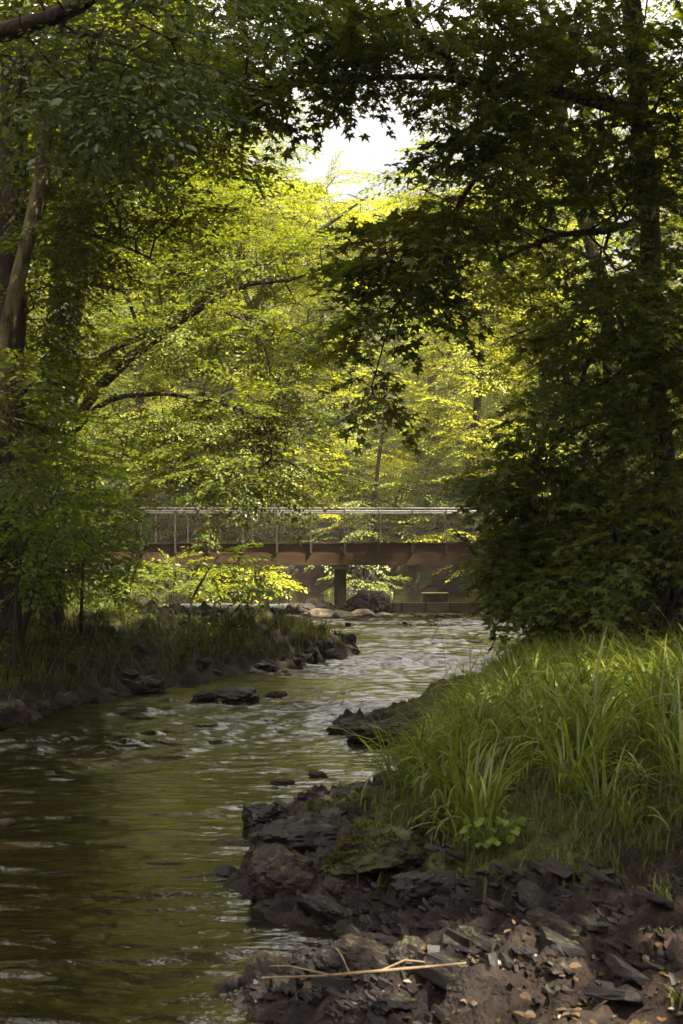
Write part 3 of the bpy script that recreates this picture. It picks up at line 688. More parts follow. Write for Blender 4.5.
q.add(np.vstack([V, Vb]), np.vstack([fq, fq[:, ::-1] + n_, np.stack([tp, tp + 1, tp + 1 + n_, tp + n_], -1)]))
tag(q.build('retaining_wall', M['wall'], None, origin=(0, 56, 0)), 'dark red brown stone wall across the river behind the bridge', 'wall')

# ------------------------------------------------------------------ foliage generators
def kite_leaf(width=.34):
    V = np.array([[0, 0, 0], [.45, -width, .04], [1, 0, -.06], [.45, width, .04]]); return V, np.array([[0, 1, 2, 3]])
def oval_leaf(width=.3):
    V = np.array([[0, 0, 0], [.28, -width * .85, .03], [.68, -width * .8, .03], [1, 0, -.08], [.68, width * .8, .03], [.28, width * .85, .03]])
    return V, np.array([[0, 1, 2, 3], [0, 3, 4, 5]])
def maple_leaf():
    V = [[0, 0, 0]]; Q = []
    tips = [(-112, .62), (-52, .92), (0, 1.05), (52, .92), (112, .62)]; sin = [(-150, .22), (-80, .40), (-26, .50), (26, .50), (80, .40), (150, .22)]
    off = .25
    for (a, r) in sin: V.append([off + r * math.cos(R(a)), r * math.sin(R(a)), .05])
    for (a, r) in tips: V.append([off + r * math.cos(R(a)), r * math.sin(R(a)), -.06 if a else -.12])
    V[0] = [off, 0, 0]
    for i in range(5): Q.append([0, 1 + i, 7 + i, 2 + i])
    return np.array(V, float), np.array(Q)
LEAF = {'kite': kite_leaf(), 'oval': oval_leaf(), 'maple': maple_leaf()}

def rot_frames(D, upjit, r_):
    """orthonormal frames with x along D, z near up"""
    n = len(D); D = D / (np.linalg.norm(D, axis=1)[:, None] + 1e-9)
    up = np.tile([0, 0, 1.0], (n, 1)) + r_.normal(size=(n, 3)) * upjit
    y = np.cross(up, D); y /= np.linalg.norm(y, axis=1)[:, None] + 1e-9
    z = np.cross(D, y)
    return np.stack([D, y, z], -1)       # columns

def spray_template(kind, leaf, L=.8, nside=8, seed=0, upjit=.35, droop=.25, spacing=.62):
    r_ = np.random.default_rng(seed); pos = []; dr = []; tw = []
    def pt(t): return np.array([L * t, .05 * L * math.sin(3 * t + seed), -droop * L * t * t])
    for i in range(nside):
        t = .12 + .83 * (i + r_.uniform(-.2, .2)) / nside; s = 1 if i % 2 else -1
        ln = L * (.55 - .35 * t) * r_.uniform(.75, 1.2); a = R(r_.uniform(38, 62)) * s
        d = np.array([math.cos(a), math.sin(a), r_.uniform(-.25, .1)]); b = pt(t); tw.append((b, b + d * ln))
        m = max(2, int(ln / (leaf * spacing)))
        for k in range(m):
            u = (k + .6) / m; q = b + d * ln * u + np.array([0, 0, -.12 * ln * u * u]); sa = a + (1 if k % 2 else -1) * R(r_.uniform(30, 65))
            if k == m - 1: sa = a
            pos.append(q); dr.append([math.cos(sa), math.sin(sa), r_.uniform(-.55, .1)])
    for k in range(int(L / (leaf * 1.2))):
        t = r_.uniform(.3, 1); a = R(r_.uniform(-70, 70)); pos.append(pt(t)); dr.append([math.cos(a), math.sin(a), r_.uniform(-.5, .1)])
    pos.append(pt(1)); dr.append([1, 0, -.3])
    pos = np.array(pos); dr = np.array(dr); n = len(pos)
    Fm = rot_frames(dr, upjit, r_); lv, lq = LEAF[kind]; sc = leaf * r_.uniform(.55, 1.25, n)
    V = np.einsum('nij,vj->nvi', Fm, lv) * sc[:, None, None] + pos[:, None]
    Q = (lq[None] + (np.arange(n) * len(lv))[:, None, None]).reshape(-1, 4)
    tone = np.repeat(r_.uniform(0, 1, n), len(lq))
    ax = [pt(t) for t in np.linspace(0, 1, 5)]
    tw += list(zip(ax[:-1], ax[1:]))
    return V.reshape(-1, 3), Q, tone, np.array([a for a, b in tw]), np.array([b for a, b in tw])

TPL = {}
def templates(kind, leaf, L, nside, upjit, droop, spacing=.62, nvar=7):
    key = (kind, leaf, L, nside, upjit, droop, spacing)
    if key not in TPL: TPL[key] = [spray_template(kind, leaf, L, nside, 100 + i, upjit, droop, spacing) for i in range(nvar)]
    return TPL[key]

def E(px, py, d, rx, ry, rd, n):
    return (at(px, py, d), np.array([rx * d / F_PX, rd, ry * d / F_PX]), n)

def cloud_points(clouds, r_, shell=.0):
    out = []
    for c, r, n in clouds:
        v = r_.normal(size=(n, 3)); v /= np.linalg.norm(v, axis=1)[:, None]
        rad = r_.uniform(shell, 1, n) ** (1 / 2.4)
        out.append(np.asarray(c) + v * rad[:, None] * r)
    return np.concatenate(out)

def grow(name, paths, clouds, tpl, leafm, barkm, label, cat, group=None, seed=0, twig_r=.006, pw=.45, flat=.35, scale=(.75, 1.25), k=4, sag=.06, base=None, trunk_name='trunk', shell=0., twigs=True, maxz=None):
    """tree > trunk (with its limbs and branches), crown. paths: [(pts, radii)] first is the trunk; clouds: crown volumes with spray counts"""
    r_ = np.random.default_rng(seed + 1000)
    wood = Geo(); nodes = []; rad0 = []; plen = []
    for pts, rd in paths:
        P, r = dense(pts, rd, .25)
        P = P + .09 * r[:, None] * r_.normal(size=P.shape) * (np.arange(len(P)) > 0)[:, None]
        V, Q, T = tube(P, r * (1 + .08 * r_.normal(size=len(r))), 10 if r.max() > .05 else 6); wood.add(V, Q, T)
        keep = np.arange(max(0, int(len(P) * .0)), len(P))
        nodes.append(P[keep]); rad0.append(r[keep])
    nodes = np.concatenate(nodes); rad0 = np.concatenate(rad0); n0 = len(nodes)
    A = cloud_points(clouds, r_, shell)
    dd = np.min(np.linalg.norm(A[:, None] - nodes[None, ::2], axis=2), axis=1)
    A = A[np.argsort(dd)]
    cap = n0 + len(A) * 8 + 10
    pos = np.zeros((cap, 3)); pos[:n0] = nodes; par = np.full(cap, -1); cst = np.zeros(cap); n = n0
    D = np.zeros((len(A), 3)); end = np.zeros(len(A), int)
    for i, a in enumerate(A):
        df = pos[:n] - a; dist = np.sqrt((df * df).sum(1)) + .25 * cst[:n] + .15 * np.maximum(0, df[:, 2])
        j = int(np.argmin(dist)); v = a - pos[j]; ln = np.linalg.norm(v); m = int(np.clip(ln / .5, 1, 7))
        side = np.cross(v, [0, 0, 1]); sj = r_.normal() * .08; p = j
        for t in (np.arange(m) + 1) / m:
            q = pos[j] + v * t + np.array([0, 0, sag * ln * math.sin(math.pi * t) * 1.5]) + side * sj * math.sin(math.pi * t) + (r_.normal(size=3) * .03 * (t < 1))
            pos[n] = q; par[n] = p; cst[n] = cst[p] + ln / m * .5; p = n; n += 1
        D[i] = v / (ln + 1e-6); end[i] = p
    cn = np.zeros(n); cn[end] += 1
    for q in range(n - 1, n0 - 1, -1): cn[par[q]] += cn[q]
    rad = np.concatenate([rad0, twig_r * np.maximum(cn[n0:n], 1) ** pw])
    ch = np.arange(n0, n); pr = par[n0:n]
    V, Q = segs(pos[pr], pos[ch], np.minimum(rad[pr], rad[ch] * 1.35), rad[ch], k)
    wood.add(V, Q)
    # sprays
    D[:, 2] *= flat; D += r_.normal(size=D.shape) * [.35, .35, .10]; D[:, 2] -= .08
    Fm = rot_frames(D, .16, r_); sc = r_.uniform(*scale, len(A)); ch_ = r_.integers(0, len(tpl), len(A))
    crown = Geo()
    for ti, (tv, tq, tt, ta, tb) in enumerate(tpl):
        s = np.where(ch_ == ti)[0]
        if not len(s): continue
        Lx = tv[:, 0].max() * .35
        org = A[s] - Fm[s][:, :, 0] * (Lx * sc[s])[:, None] * 0
        V = np.einsum('nij,vj->nvi', Fm[s], tv) * sc[s][:, None, None] + org[:, None]
        Q = (tq[None] + (np.arange(len(s)) * len(tv))[:, None, None]).reshape(-1, 4)
        tone = np.clip(.6 * np.tile(tt, len(s)) + .4 * np.repeat(r_.uniform(0, 1, len(s)), len(tq)), 0, 1)
        crown.add(V.reshape(-1, 3), Q, tone=tone)
        if twigs:
            a = (np.einsum('nij,vj->nvi', Fm[s], ta) * sc[s][:, None, None] + org[:, None]).reshape(-1, 3)
            b = (np.einsum('nij,vj->nvi', Fm[s], tb) * sc[s][:, None, None] + org[:, None]).reshape(-1, 3)
            V, Q = segs(a, b, np.full(len(a), twig_r * .8), np.full(len(a), twig_r * .4), 3); wood.add(V, Q)
    bp = paths[0][0][0] if base is None else base
    root = empty(name, bp, label, cat, group)
    wood.build(trunk_name, barkm, root, origin=bp, smoothf=True)
    crown.build('crown', leafm, root, origin=bp)
    return root

def foot(p):
    """a trunk base put on the ground under point p"""
    return np.array([p[0], p[1], gz(p[0], p[1]) - .08])

# ------------------------------------------------------------------ trees
T_MAPLE = templates('maple', .074, .52, 6, .38, .46, .72)
T_BEECH = templates('kite', .068, .80, 9, .20, .18)
T_CANOPY = templates('oval', .072, .75, 8, .32, .26)
T_SPRIG = templates('oval', .066, .55, 6, .30, .35)
T_FAR = templates('kite', .135, 1.5, 10, .24, .22, .60)
T_MID = templates('kite', .12, 1.1, 9, .25, .2)
T_TOP = templates('kite', .26, 1.8, 8, .40, .25)
T_UNDER = templates('oval', .075, .50, 6, .30, .25)

# --- right bank: the dark maple with the limb over the river
tb = foot(at(672, 640, 15))
trunk = [tb, at(664, 450, 15), at(655, 380, 15), at(648, 200, 14.8), at(640, 110, 14.6), at(626, -60, 14.4), at(600, -300, 14.2), at(585, -600, 14)]
limb = [at(642, 118, 14.6), at(600, 101, 14.3), at(545, 90, 14), at(500, 87, 13.6), at(462, 80, 13.2), at(447, 60, 13), at(427, 43, 12.8), at(410, 10, 12.6), at(396, -40, 12.4)]
limb2 = [at(464, 81, 13.2), at(420, 76, 13), at(350, 80, 12.7), at(300, 84, 12.5), at(245, 88, 12.3)]
limb3 = [at(560, 92, 14.1), at(505, 140, 13.6), at(465, 195, 13.3), at(430, 250, 13.1), at(395, 310, 13), at(375, 375, 13)]
limb4 = [at(650, 330, 15), at(600, 345, 14.6), at(585, 370, 14.4), at(572, 410, 14.2), at(540, 470, 14)]
limb5 = [at(648, 215, 14.8), at(610, 230, 14.4), at(560, 235, 14), at(500, 260, 13.6)]
grow('maple_tree', [(trunk, [.14, .12, .11, .105, .10, .09, .07, .03]), (limb, [.09, .085, .075, .065, .055, .045, .04, .03, .02]), (limb2, [.035, .03, .026, .02, .012]),
                    (limb3, [.035, .03, .025, .018, .012, .008]), (limb4, [.03, .025, .022, .018, .012]), (limb5, [.04, .035, .03, .02])],
     [E(345, 35, 12.7, 90, 38, 1.0, 72), E(265, 50, 12.6, 50, 45, .9, 38), E(285, 92, 12.6, 26, 10, .4, 10), E(350, 72, 12.7, 55, 10, .4, 18), E(450, 45, 13, 80, 45, 1.2, 66), E(560, 60, 14, 110, 70, 1.8, 115),
      E(492, 120, 13.2, 26, 36, .8, 28), E(482, 185, 13.3, 42, 46, 1.0, 46), E(430, 245, 13.2, 48, 30, .9, 54), E(380, 262, 13, 25, 30, .6, 24), E(370, 325, 13, 18, 30, .4, 16), E(372, 385, 13, 12, 26, .4, 10), E(420, 300, 13.2, 28, 18, .5, 12),
      E(530, 170, 13.8, 55, 60, 1.2, 34), E(620, 180, 14.6, 75, 120, 1.6, 80), E(610, 340, 14.8, 60, 90, 1.6, 120), E(560, 420, 14.4, 35, 50, 1.0, 45), E(650, 440, 15, 60, 110, 1.6, 110), E(645, 130, 13.8, 45, 130, .6, 60), E(655, 330, 14, 40, 110, .6, 46),
      E(560, -160, 14, 150, 90, 2.2, 150), E(620, -380, 14.2, 260, 130, 3.4, 170), E(400, -80, 13, 90, 40, 1.4, 40)],
     T_MAPLE, M['leaf_maple'], M['bark_dark'], 'dark maple on the right bank whose thick limb arches over the river', 'maple tree', seed=1, twig_r=.004)
# upper crown of the same kind of wood, further right: tall neighbours, the unseen ones added to shade the bank
def tall(name, x, y, h, r, cl, label, seed, lm='leaf_canopy', tp=T_TOP, bark='bark', lean=(0, 0), tr=.28, group=None, twig_r=.012):
    z = gz(x, y) - .1; b = np.array([x, y, z])
    pts = [b, b + [lean[0] * .2, lean[1] * .2, h * .3], b + [lean[0] * .55, lean[1] * .55, h * .62], b + [lean[0], lean[1], h * .95]]
    return grow(name, [(pts, [tr, tr * .85, tr * .6, tr * .15])], [(b + np.array(c), np.array(rr), n) for c, rr, n in cl], tp, M[lm], M[bark], label, 'tree', group, seed=seed, twig_r=twig_r, flat=.4)
tall('oak_tree', 7.0, 6.5, 17, 5, [((-1.5, 0, 10), (4.5, 4.5, 4.5), 260), ((-2.5, 1, 13.5), (3.5, 4, 2.5), 110)], 'unseen tall tree off the right edge, added so its crown shades the grass', 31)
tall('oak_tree', 9.5, 12.5, 19, 5, [((-2.0, 0, 11), (4.6, 5, 5.5), 300), ((-3, 1, 6), (2.6, 3, 2.5), 50)], 'tall broad tree behind the maple on the right bank', 32)
tall('oak_tree', 6.5, -1.0, 16, 5, [((-1, 0, 10), (5, 4.5, 4.5), 260)], 'unseen tall tree beside the viewer, added to shade the foreground', 33)
tall('oak_tree', 9.5, 20, 19, 5, [((-1.5, 0, 10.5), (3.8, 4.5, 6), 110), ((-1, -1, 4.5), (3, 3.5, 2.6), 70)], 'dark tree filling the right edge behind the low maple shrubs', 34)

# --- right bank: pale lit tree with slanting trunk
tb = foot(at(628, 615, 23))
grow('slanting_tree', [([tb, at(618, 450, 23), at(604, 300, 23), at(590, 240, 23), at(574, 180, 23), at(552, 60, 23), at(535, -60, 23), at(520, -200, 23)], [.15, .14, .13, .125, .12, .10, .07, .03]),
                       ([at(596, 260, 23), at(540, 235, 22.5), at(480, 215, 22), at(425, 190, 21.8)], [.05, .04, .03, .012]), ([at(604, 300, 23), at(550, 320, 22.6), at(505, 340, 22.4)], [.04, .03, .012])],
     [E(425, 175, 22, 22, 20, .9, 14), E(450, 215, 22, 45, 35, 1.2, 40), E(520, 240, 22.5, 60, 70, 1.6, 100), E(540, 330, 23, 45, 60, 1.5, 60), E(620, 150, 23.5, 90, 130, 2.2, 120), E(520, 80, 23, 80, 80, 2, 60), E(560, -80, 23, 140, 90, 2.6, 90), E(640, 380, 23.5, 70, 130, 2, 160)],
     T_BEECH, M['leaf_beech'], M['bark'], 'tree with a slanting brown trunk showing through the right foliage', 'tree', seed=2, twig_r=.004)

# --- low maple shrubs at the water's edge on the right
def shrub(name, px, py, d, clouds, tp, lm, label, seed, nst=4, bark='bark_dark', cat='shrub', group=None, tw=.004, spread=.5, hgt=1.6):
    b = foot(at(px, py, d)); r_ = np.random.default_rng(seed); paths = []
    for i in range(nst):
        a = r_.uniform(0, 6.28); e = b + [spread * math.cos(a), spread * math.sin(a), hgt * r_.uniform(.7, 1.1)]
        paths.append(([b, (b + e) / 2 + [0, 0, .15], e], [.030, .022, .008]))
    return grow(name, paths, clouds, tp, M[lm], M[bark], label, cat, group, seed=seed, twig_r=tw, base=b, trunk_name='stem')
shrub('maple_shrub', 545, 618, 15.5, [E(555, 540, 15.3, 72, 68, 1.2, 220), E(524, 562, 15, 28, 38, .8, 54), E(520, 480, 15, 30, 38, .8, 45), E(492, 474, 14.8, 14, 10, .4, 8)], T_MAPLE, 'leaf_maple', 'dark maple shrub leaning over the water in front of the bridge end', 41, nst=6, spread=1.0)
shrub('maple_shrub', 650, 622, 14, [E(650, 545, 14, 80, 85, 1.2, 240), E(600, 590, 14, 60, 35, 1.0, 110)], T_MAPLE, 'leaf_maple', 'dark maple shrub at the right edge behind the tall grass', 42, nst=6, spread=1.0)

# --- left bank
tb = foot(at(-4, 640, 16))
grow('dark_trunk_tree', [([tb, at(2, 500, 16), at(6, 380, 16), at(10, 250, 16), at(14, 120, 16), at(16, -60, 16), at(20, -350, 16)], [.25, .23, .21, .19, .17, .14, .06]),
                         ([at(14, 130, 16), at(60, 60, 15.6), at(130, 10, 15.2), at(200, -30, 15)], [.06, .05, .04, .02]), ([at(8, 215, 16), at(70, 228, 15.8), at(120, 245, 15.6), at(150, 258, 15.4)], [.03, .022, .016, .010])],
     [E(60, 30, 15.5, 110, 80, 2, 130), E(200, 30, 15, 90, 55, 1.6, 46), E(130, 120, 15.4, 100, 70, 1.6, 64), E(40, 200, 16.4, 60, 100, 1.4, 120), E(120, 220, 15.6, 80, 50, 1.2, 80), E(220, 110, 15.2, 60, 45, 1.1, 24), E(100, -120, 15.5, 200, 100, 2.5, 90), E(20, 380, 17, 50, 100, 1.2, 90)],
     T_CANOPY, M['leaf_canopy'], M['bark_dark'], 'tree with a thick dark upright trunk at the left edge', 'tree', seed=3, twig_r=.004)
tb = foot(at(-26, 600, 14.5))
grow('mossy_trunk_tree', [([tb, at(-14, 470, 14.5), at(6, 345, 14.5), at(25, 250, 14.5), at(40, 180, 14.5), at(50, 105, 14.5), at(60, 20, 14.5), at(70, -90, 14.5), at(90, -300, 14.5)], [.10, .095, .09, .085, .085, .08, .07, .06, .035]),
                          ([at(48, 90, 14.5), at(80, 50, 14.2), at(140, 30, 14)], [.035, .03, .012])],
     [E(95, 50, 14.2, 60, 45, 1.0, 60), E(150, 60, 14, 60, 40, .9, 50), E(5, 410, 14, 40, 70, .5, 36), E(90, -80, 14.5, 120, 70, 1.6, 140)],
     T_CANOPY, M['leaf_canopy'], M['bark_pale'], 'leaning tree with lichen pale mossy trunk crossing the dark trunk', 'tree', seed=4, twig_r=.004)
tb = foot(at(38, 610, 20))
ivy_path = [tb, at(44, 480, 20), at(54, 400, 20), at(64, 320, 20), at(69, 262, 20), at(74, 160, 20), at(80, 0, 20), at(90, -200, 20)]
grow('ivied_tree', [(ivy_path, [.19, .17, .16, .15, .14, .12, .09, .04])], [E(110, 60, 20, 90, 90, 2, 90), E(60, 180, 20.4, 70, 80, 1.6, 80), E(150, 170, 20, 90, 70, 1.8, 75), E(100, -120, 20, 160, 100, 2.4, 60)],
     T_CANOPY, M['leaf_canopy'], M['bark_dark'], 'slim tree on the left bank whose trunk is wrapped in ivy', 'tree', seed=5, twig_r=.004)
P_, r_ = dense(ivy_path, [.19, .17, .16, .15, .14, .12, .09, .04], .05)
gI = Geo(); rr_ = np.random.default_rng(9); sel = rr_.integers(0, int(len(P_) * .62), 5200); ang = rr_.uniform(0, 6.28, 5200)
out = np.column_stack([np.cos(ang), np.sin(ang), np.zeros(5200)]); pos = P_[sel] + out * (r_[sel] + rr_.uniform(.0, .09, 5200) ** 1.0)[:, None]
Dv = np.column_stack([out[:, 0] * .5 + rr_.normal(size=5200) * .4, out[:, 1] * .5 + rr_.normal(size=5200) * .4, -np.ones(5200) * .8])
Fm = rot_frames(Dv, .3, rr_); Fm = np.stack([Fm[:, :, 0], Fm[:, :, 1], Fm[:, :, 2]], -1)
lv, lq = LEAF['oval']; V = np.einsum('nij,vj->nvi', Fm, lv * [1, 1.3, 1]) * rr_.uniform(.05, .085, 5200)[:, None, None] + pos[:, None]
gI.add(V.reshape(-1, 3), (lq[None] + (np.arange(5200) * len(lv))[:, None, None]).reshape(-1, 4), tone=np.repeat(rr_.uniform(0, 1, 5200), 2))
tag(gI.build('ivy', M['moss_leaf'], None, origin=tb), 'dark ivy climbing the slim trunk on the left bank', 'ivy')

# near tree outside the left edge, its limb crossing the top left corner
tb = foot(np.array([-4.9, 9.2, 0]))
grow('overhanging_tree', [([tb, np.array([-4.7, 9.2, 3]), np.array([-4.4, 9.1, 6]), np.array([-4.2, 9.0, 10])], [.24, .21, .16, .06]),
                          ([np.array([-4.62, 9.2, 4.0]), at(-160, 75, 9.1), at(-40, 44, 9), at(20, 26, 9), at(78, 6, 9), at(150, -40, 9), at(220, -80, 9)], [.10, .085, .07, .062, .052, .035, .02])],
     [E(80, 110, 9, 50, 22, .4, 15), E(130, 95, 9, 45, 25, .4, 15), E(25, 75, 9, 40, 20, .4, 10), E(118, 132, 9.2, 30, 14, .3, 6), E(180, 50, 9.3, 60, 35, .5, 12), E(60, 40, 9.1, 80, 35, .5, 26), E(150, -40, 9, 180, 50, 1.0, 80), (np.array([-4, 9, 8]), np.array([2.5, 2.5, 2.2]), 160)],
     T_SPRIG, M['leaf_sprig'], M['bark_dark'], 'near tree whose dark limb and pale green sprigs cross the top left corner', 'tree', seed=6, twig_r=.0035)

# spreading beech with arching limbs
tb = foot(at(52, 612, 25))
bt = [tb, at(56, 520, 25), at(62, 445, 25), at(66, 400, 25.2), at(72, 330, 25.5), at(85, 220, 26), at(100, 80, 26.5), at(120, -120, 27)]
A1 = [at(62, 446, 25), at(95, 392, 24.7), at(132, 357, 24.4), at(165, 332, 24.2), at(205, 305, 24), at(250, 284, 24), at(290, 280, 24), at(338, 262, 24.2)]
A2 = [at(64, 420, 25), at(90, 372, 25.2), at(120, 345, 25.4), at(148, 335, 25.5), at(215, 292, 25.6), at(262, 262, 25.8), at(310, 240, 26)]
A3 = [at(62, 450, 25), at(85, 420, 24.2), at(110, 400, 23.8), at(160, 394, 23.4), at(215, 402, 23), at(262, 420, 22.8), at(272, 455, 22.7)]
A4 = [at(82, 235, 26), at(105, 260, 25.5), at(128, 300, 25), at(142, 340, 24.6)]
A5 = [at(86, 210, 26), at(150, 190, 25.6), at(215, 178, 25.4), at(280, 200, 25.2)]
A6 = [at(205, 305, 24), at(240, 318, 23.8), at(262, 340, 23.6), at(270, 372, 23.5)]
grow('beech_tree', [(bt, [.25, .22, .21, .19, .17, .14, .10, .04]), (A1, [.10, .092, .095, .08, .06, .045, .032, .015]), (A2, [.075, .062, .055, .05, .04, .028, .012]), (A3, [.065, .055, .045, .035, .028, .02, .01]),
                    (A4, [.05, .045, .04, .035]), (A5, [.05, .04, .03, .012]), (A6, [.03, .026, .02, .01])],
     [E(150, 200, 25, 70, 45, 1.6, 95), E(230, 205, 25, 75, 40, 1.6, 90), E(190, 270, 24.5, 90, 40, 1.6, 110), E(285, 255, 24.5, 65, 38, 1.4, 75), E(130, 330, 24.5, 60, 45, 1.4, 60), E(220, 340, 24, 90, 40, 1.4, 100), E(300, 330, 24, 50, 45, 1.2, 55),
      E(190, 410, 23.6, 90, 40, 1.4, 100), E(270, 410, 23.2, 60, 45, 1.2, 70), E(230, 470, 23, 80, 32, 1.2, 80), E(310, 470, 23, 30, 28, .8, 18), E(120, 450, 24, 60, 45, 1.2, 60), E(130, 120, 25.5, 100, 55, 1.8, 75), E(240, 130, 25.5, 60, 35, 1.5, 60), E(100, -60, 26.5, 140, 90, 2.6, 50)],
     T_BEECH, M['leaf_beech'], M['bark_dark'], 'spreading beech on the left bank with dark limbs arching towards the river', 'beech tree', seed=7, twig_r=.0035, flat=.22)

# saplings and undergrowth of the left bank
def sapling(px, py, d, stem, clouds, label, seed, lm='leaf_under', tp=T_UNDER, r0=.022):
    b = foot(at(px, py, d)); pts = [b] + [at(a, c, d) for a, c in stem]
    return grow('sapling', [(pts, list(np.linspace(r0, r0 * .3, len(pts))))], clouds, tp, M[lm], M['bark_dark'], label, 'sapling', 'saplings on the left bank', seed=seed, twig_r=.003, k=3, trunk_name='stem', base=b)
sapling(14, 612, 15, [(18, 570), (30, 535), (50, 505), (63, 478)], [E(40, 500, 15, 45, 40, .6, 40), E(20, 545, 15, 35, 35, .5, 24)], 'thin bent sapling stem furthest to the left on the bank', 51)
sapling(81, 625, 17.5, [(82, 590), (84, 555), (88, 510), (92, 470)], [E(85, 500, 17.5, 50, 55, .8, 75), E(80, 565, 17.5, 48, 28, .7, 45)], 'upright bushy sapling with short dark stem on the left bank', 52)
sapling(186, 618, 21, [(192, 600), (204, 578), (214, 560)], [E(225, 558, 21, 28, 16, .5, 16), E(240, 590, 21, 30, 14, .5, 14), E(200, 565, 21, 22, 12, .4, 8)], 'small leaning sapling at the tip of the left bank', 53, r0=.03)
U = [(20, 590, 16, [E(20, 540, 16, 60, 50, .8, 80)], 'leafy shrub at the left edge beneath the dark trunk'),
     (120, 612, 23, [E(112, 590, 23, 40, 22, 1.0, 50), E(105, 520, 23.5, 45, 40, 1, 60)], 'bright leafy shrub left of the leaning sapling'),
     (60, 600, 19, [E(55, 470, 19, 65, 55, 1.0, 100), E(50, 550, 19, 60, 45, 1.0, 90)], 'tall leafy shrub before the ivied trunk'),
     (10, 560, 18, [E(0, 450, 18, 50, 60, .9, 80)], 'leafy shrub high against the left edge')]
for i, (px, py, d, cl, lab) in enumerate(U):
    shrub('shrub', px, py + 20, d, cl, T_UNDER, 'leaf_under', lab, 60 + i, nst=5, tw=.0028, hgt=1.3)
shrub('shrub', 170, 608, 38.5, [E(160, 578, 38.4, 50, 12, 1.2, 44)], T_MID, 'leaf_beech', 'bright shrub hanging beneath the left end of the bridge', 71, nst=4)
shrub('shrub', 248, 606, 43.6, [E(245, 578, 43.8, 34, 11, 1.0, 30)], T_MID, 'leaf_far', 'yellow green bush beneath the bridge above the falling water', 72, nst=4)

# --- beyond the bridge
def far_tree(x, y, h, w, label, seed, lm='leaf_far', limb=None, tp=T_FAR, n=420, group=None, low=.12, tr=.2, name='broadleaf_tree', bark='bark'):
    b = np.array([x, y, gz(x, y) - .2]); r_ = np.random.default_rng(seed)
    pts = [b, b + [r_.normal() * .2, 0, h * .35], b + [r_.normal() * .5, 0, h * .65], b + [r_.normal() * .6, 0, h * .97]]
    paths = [(pts, [tr, tr * .8, tr * .5, tr * .1])]
    for i in range(7):
        a = i * 2.4 + r_.uniform(0, 1); t = r_.uniform(.2, .75); s = pts[0] * (1 - t) + pts[3] * t; ln = w * .8 * (1.1 - t * .7)
        paths.append(([s, s + [ln * .5 * math.cos(a), ln * .5 * math.sin(a), ln * .30], s + [ln * math.cos(a), ln * math.sin(a), ln * .42]], [tr * .4, tr * .25, tr * .07]))
    cl = []
    for i in range(16):                                    # separate clumps with gaps between
        t = low + (1 - low) * (i + .5) / 16; a = i * 2.4 + r_.uniform(-.4, .4); rr = w * math.sqrt(max(.05, 1 - (1.7 * (t - .45)) ** 2)) * r_.uniform(.45, .7)
        c = b + [rr * math.cos(a), rr * math.sin(a), h * t]; q = w * r_.uniform(.36, .55)
        cl.append((c, np.array([q, q, q * .55]), n // 16))
    cl.append((b + [0, 0, h * .93], np.array([w * .3, w * .3, h * .07]), n // 14))
    return grow(name, paths, cl, tp, M[lm], M[bark], label, 'tree', group, seed=seed, twig_r=.010, flat=.3, scale=(.8, 1.3), k=4)

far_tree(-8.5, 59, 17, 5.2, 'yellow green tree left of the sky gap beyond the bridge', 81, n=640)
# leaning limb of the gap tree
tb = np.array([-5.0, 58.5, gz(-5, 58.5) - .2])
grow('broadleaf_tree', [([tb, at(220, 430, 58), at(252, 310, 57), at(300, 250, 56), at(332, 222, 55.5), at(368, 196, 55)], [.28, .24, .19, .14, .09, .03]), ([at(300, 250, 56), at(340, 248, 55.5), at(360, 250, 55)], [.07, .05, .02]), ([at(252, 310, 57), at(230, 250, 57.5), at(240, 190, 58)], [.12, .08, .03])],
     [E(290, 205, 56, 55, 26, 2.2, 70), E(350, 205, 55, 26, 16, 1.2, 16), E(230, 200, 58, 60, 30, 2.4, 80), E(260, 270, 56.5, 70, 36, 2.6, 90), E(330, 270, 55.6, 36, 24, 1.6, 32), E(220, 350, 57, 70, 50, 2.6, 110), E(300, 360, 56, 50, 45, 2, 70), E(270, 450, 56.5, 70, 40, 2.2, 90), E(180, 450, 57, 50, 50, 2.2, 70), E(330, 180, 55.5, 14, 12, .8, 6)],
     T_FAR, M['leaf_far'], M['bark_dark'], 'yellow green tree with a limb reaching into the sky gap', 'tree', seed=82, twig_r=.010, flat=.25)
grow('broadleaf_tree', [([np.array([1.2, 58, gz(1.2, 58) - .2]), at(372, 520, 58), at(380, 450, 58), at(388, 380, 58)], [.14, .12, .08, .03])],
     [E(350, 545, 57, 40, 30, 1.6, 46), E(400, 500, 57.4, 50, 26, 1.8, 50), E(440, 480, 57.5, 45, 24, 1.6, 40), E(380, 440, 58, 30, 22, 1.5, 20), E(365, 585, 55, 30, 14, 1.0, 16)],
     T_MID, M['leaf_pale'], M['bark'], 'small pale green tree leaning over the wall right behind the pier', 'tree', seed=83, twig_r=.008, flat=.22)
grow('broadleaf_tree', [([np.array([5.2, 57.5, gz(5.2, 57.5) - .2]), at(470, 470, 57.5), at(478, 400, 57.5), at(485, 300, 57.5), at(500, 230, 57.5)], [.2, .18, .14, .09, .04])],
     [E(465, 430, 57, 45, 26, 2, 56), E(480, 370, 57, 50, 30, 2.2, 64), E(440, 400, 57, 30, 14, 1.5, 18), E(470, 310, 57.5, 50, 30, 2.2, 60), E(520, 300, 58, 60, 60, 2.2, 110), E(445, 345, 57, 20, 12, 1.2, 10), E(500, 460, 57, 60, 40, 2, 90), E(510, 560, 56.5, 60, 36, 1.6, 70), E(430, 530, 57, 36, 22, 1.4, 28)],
     T_FAR, M['leaf_far'], M['bark_dark'], 'sunlit yellow green tree right of the centre beyond the bridge', 'tree', seed=84, twig_r=.010, flat=.25)
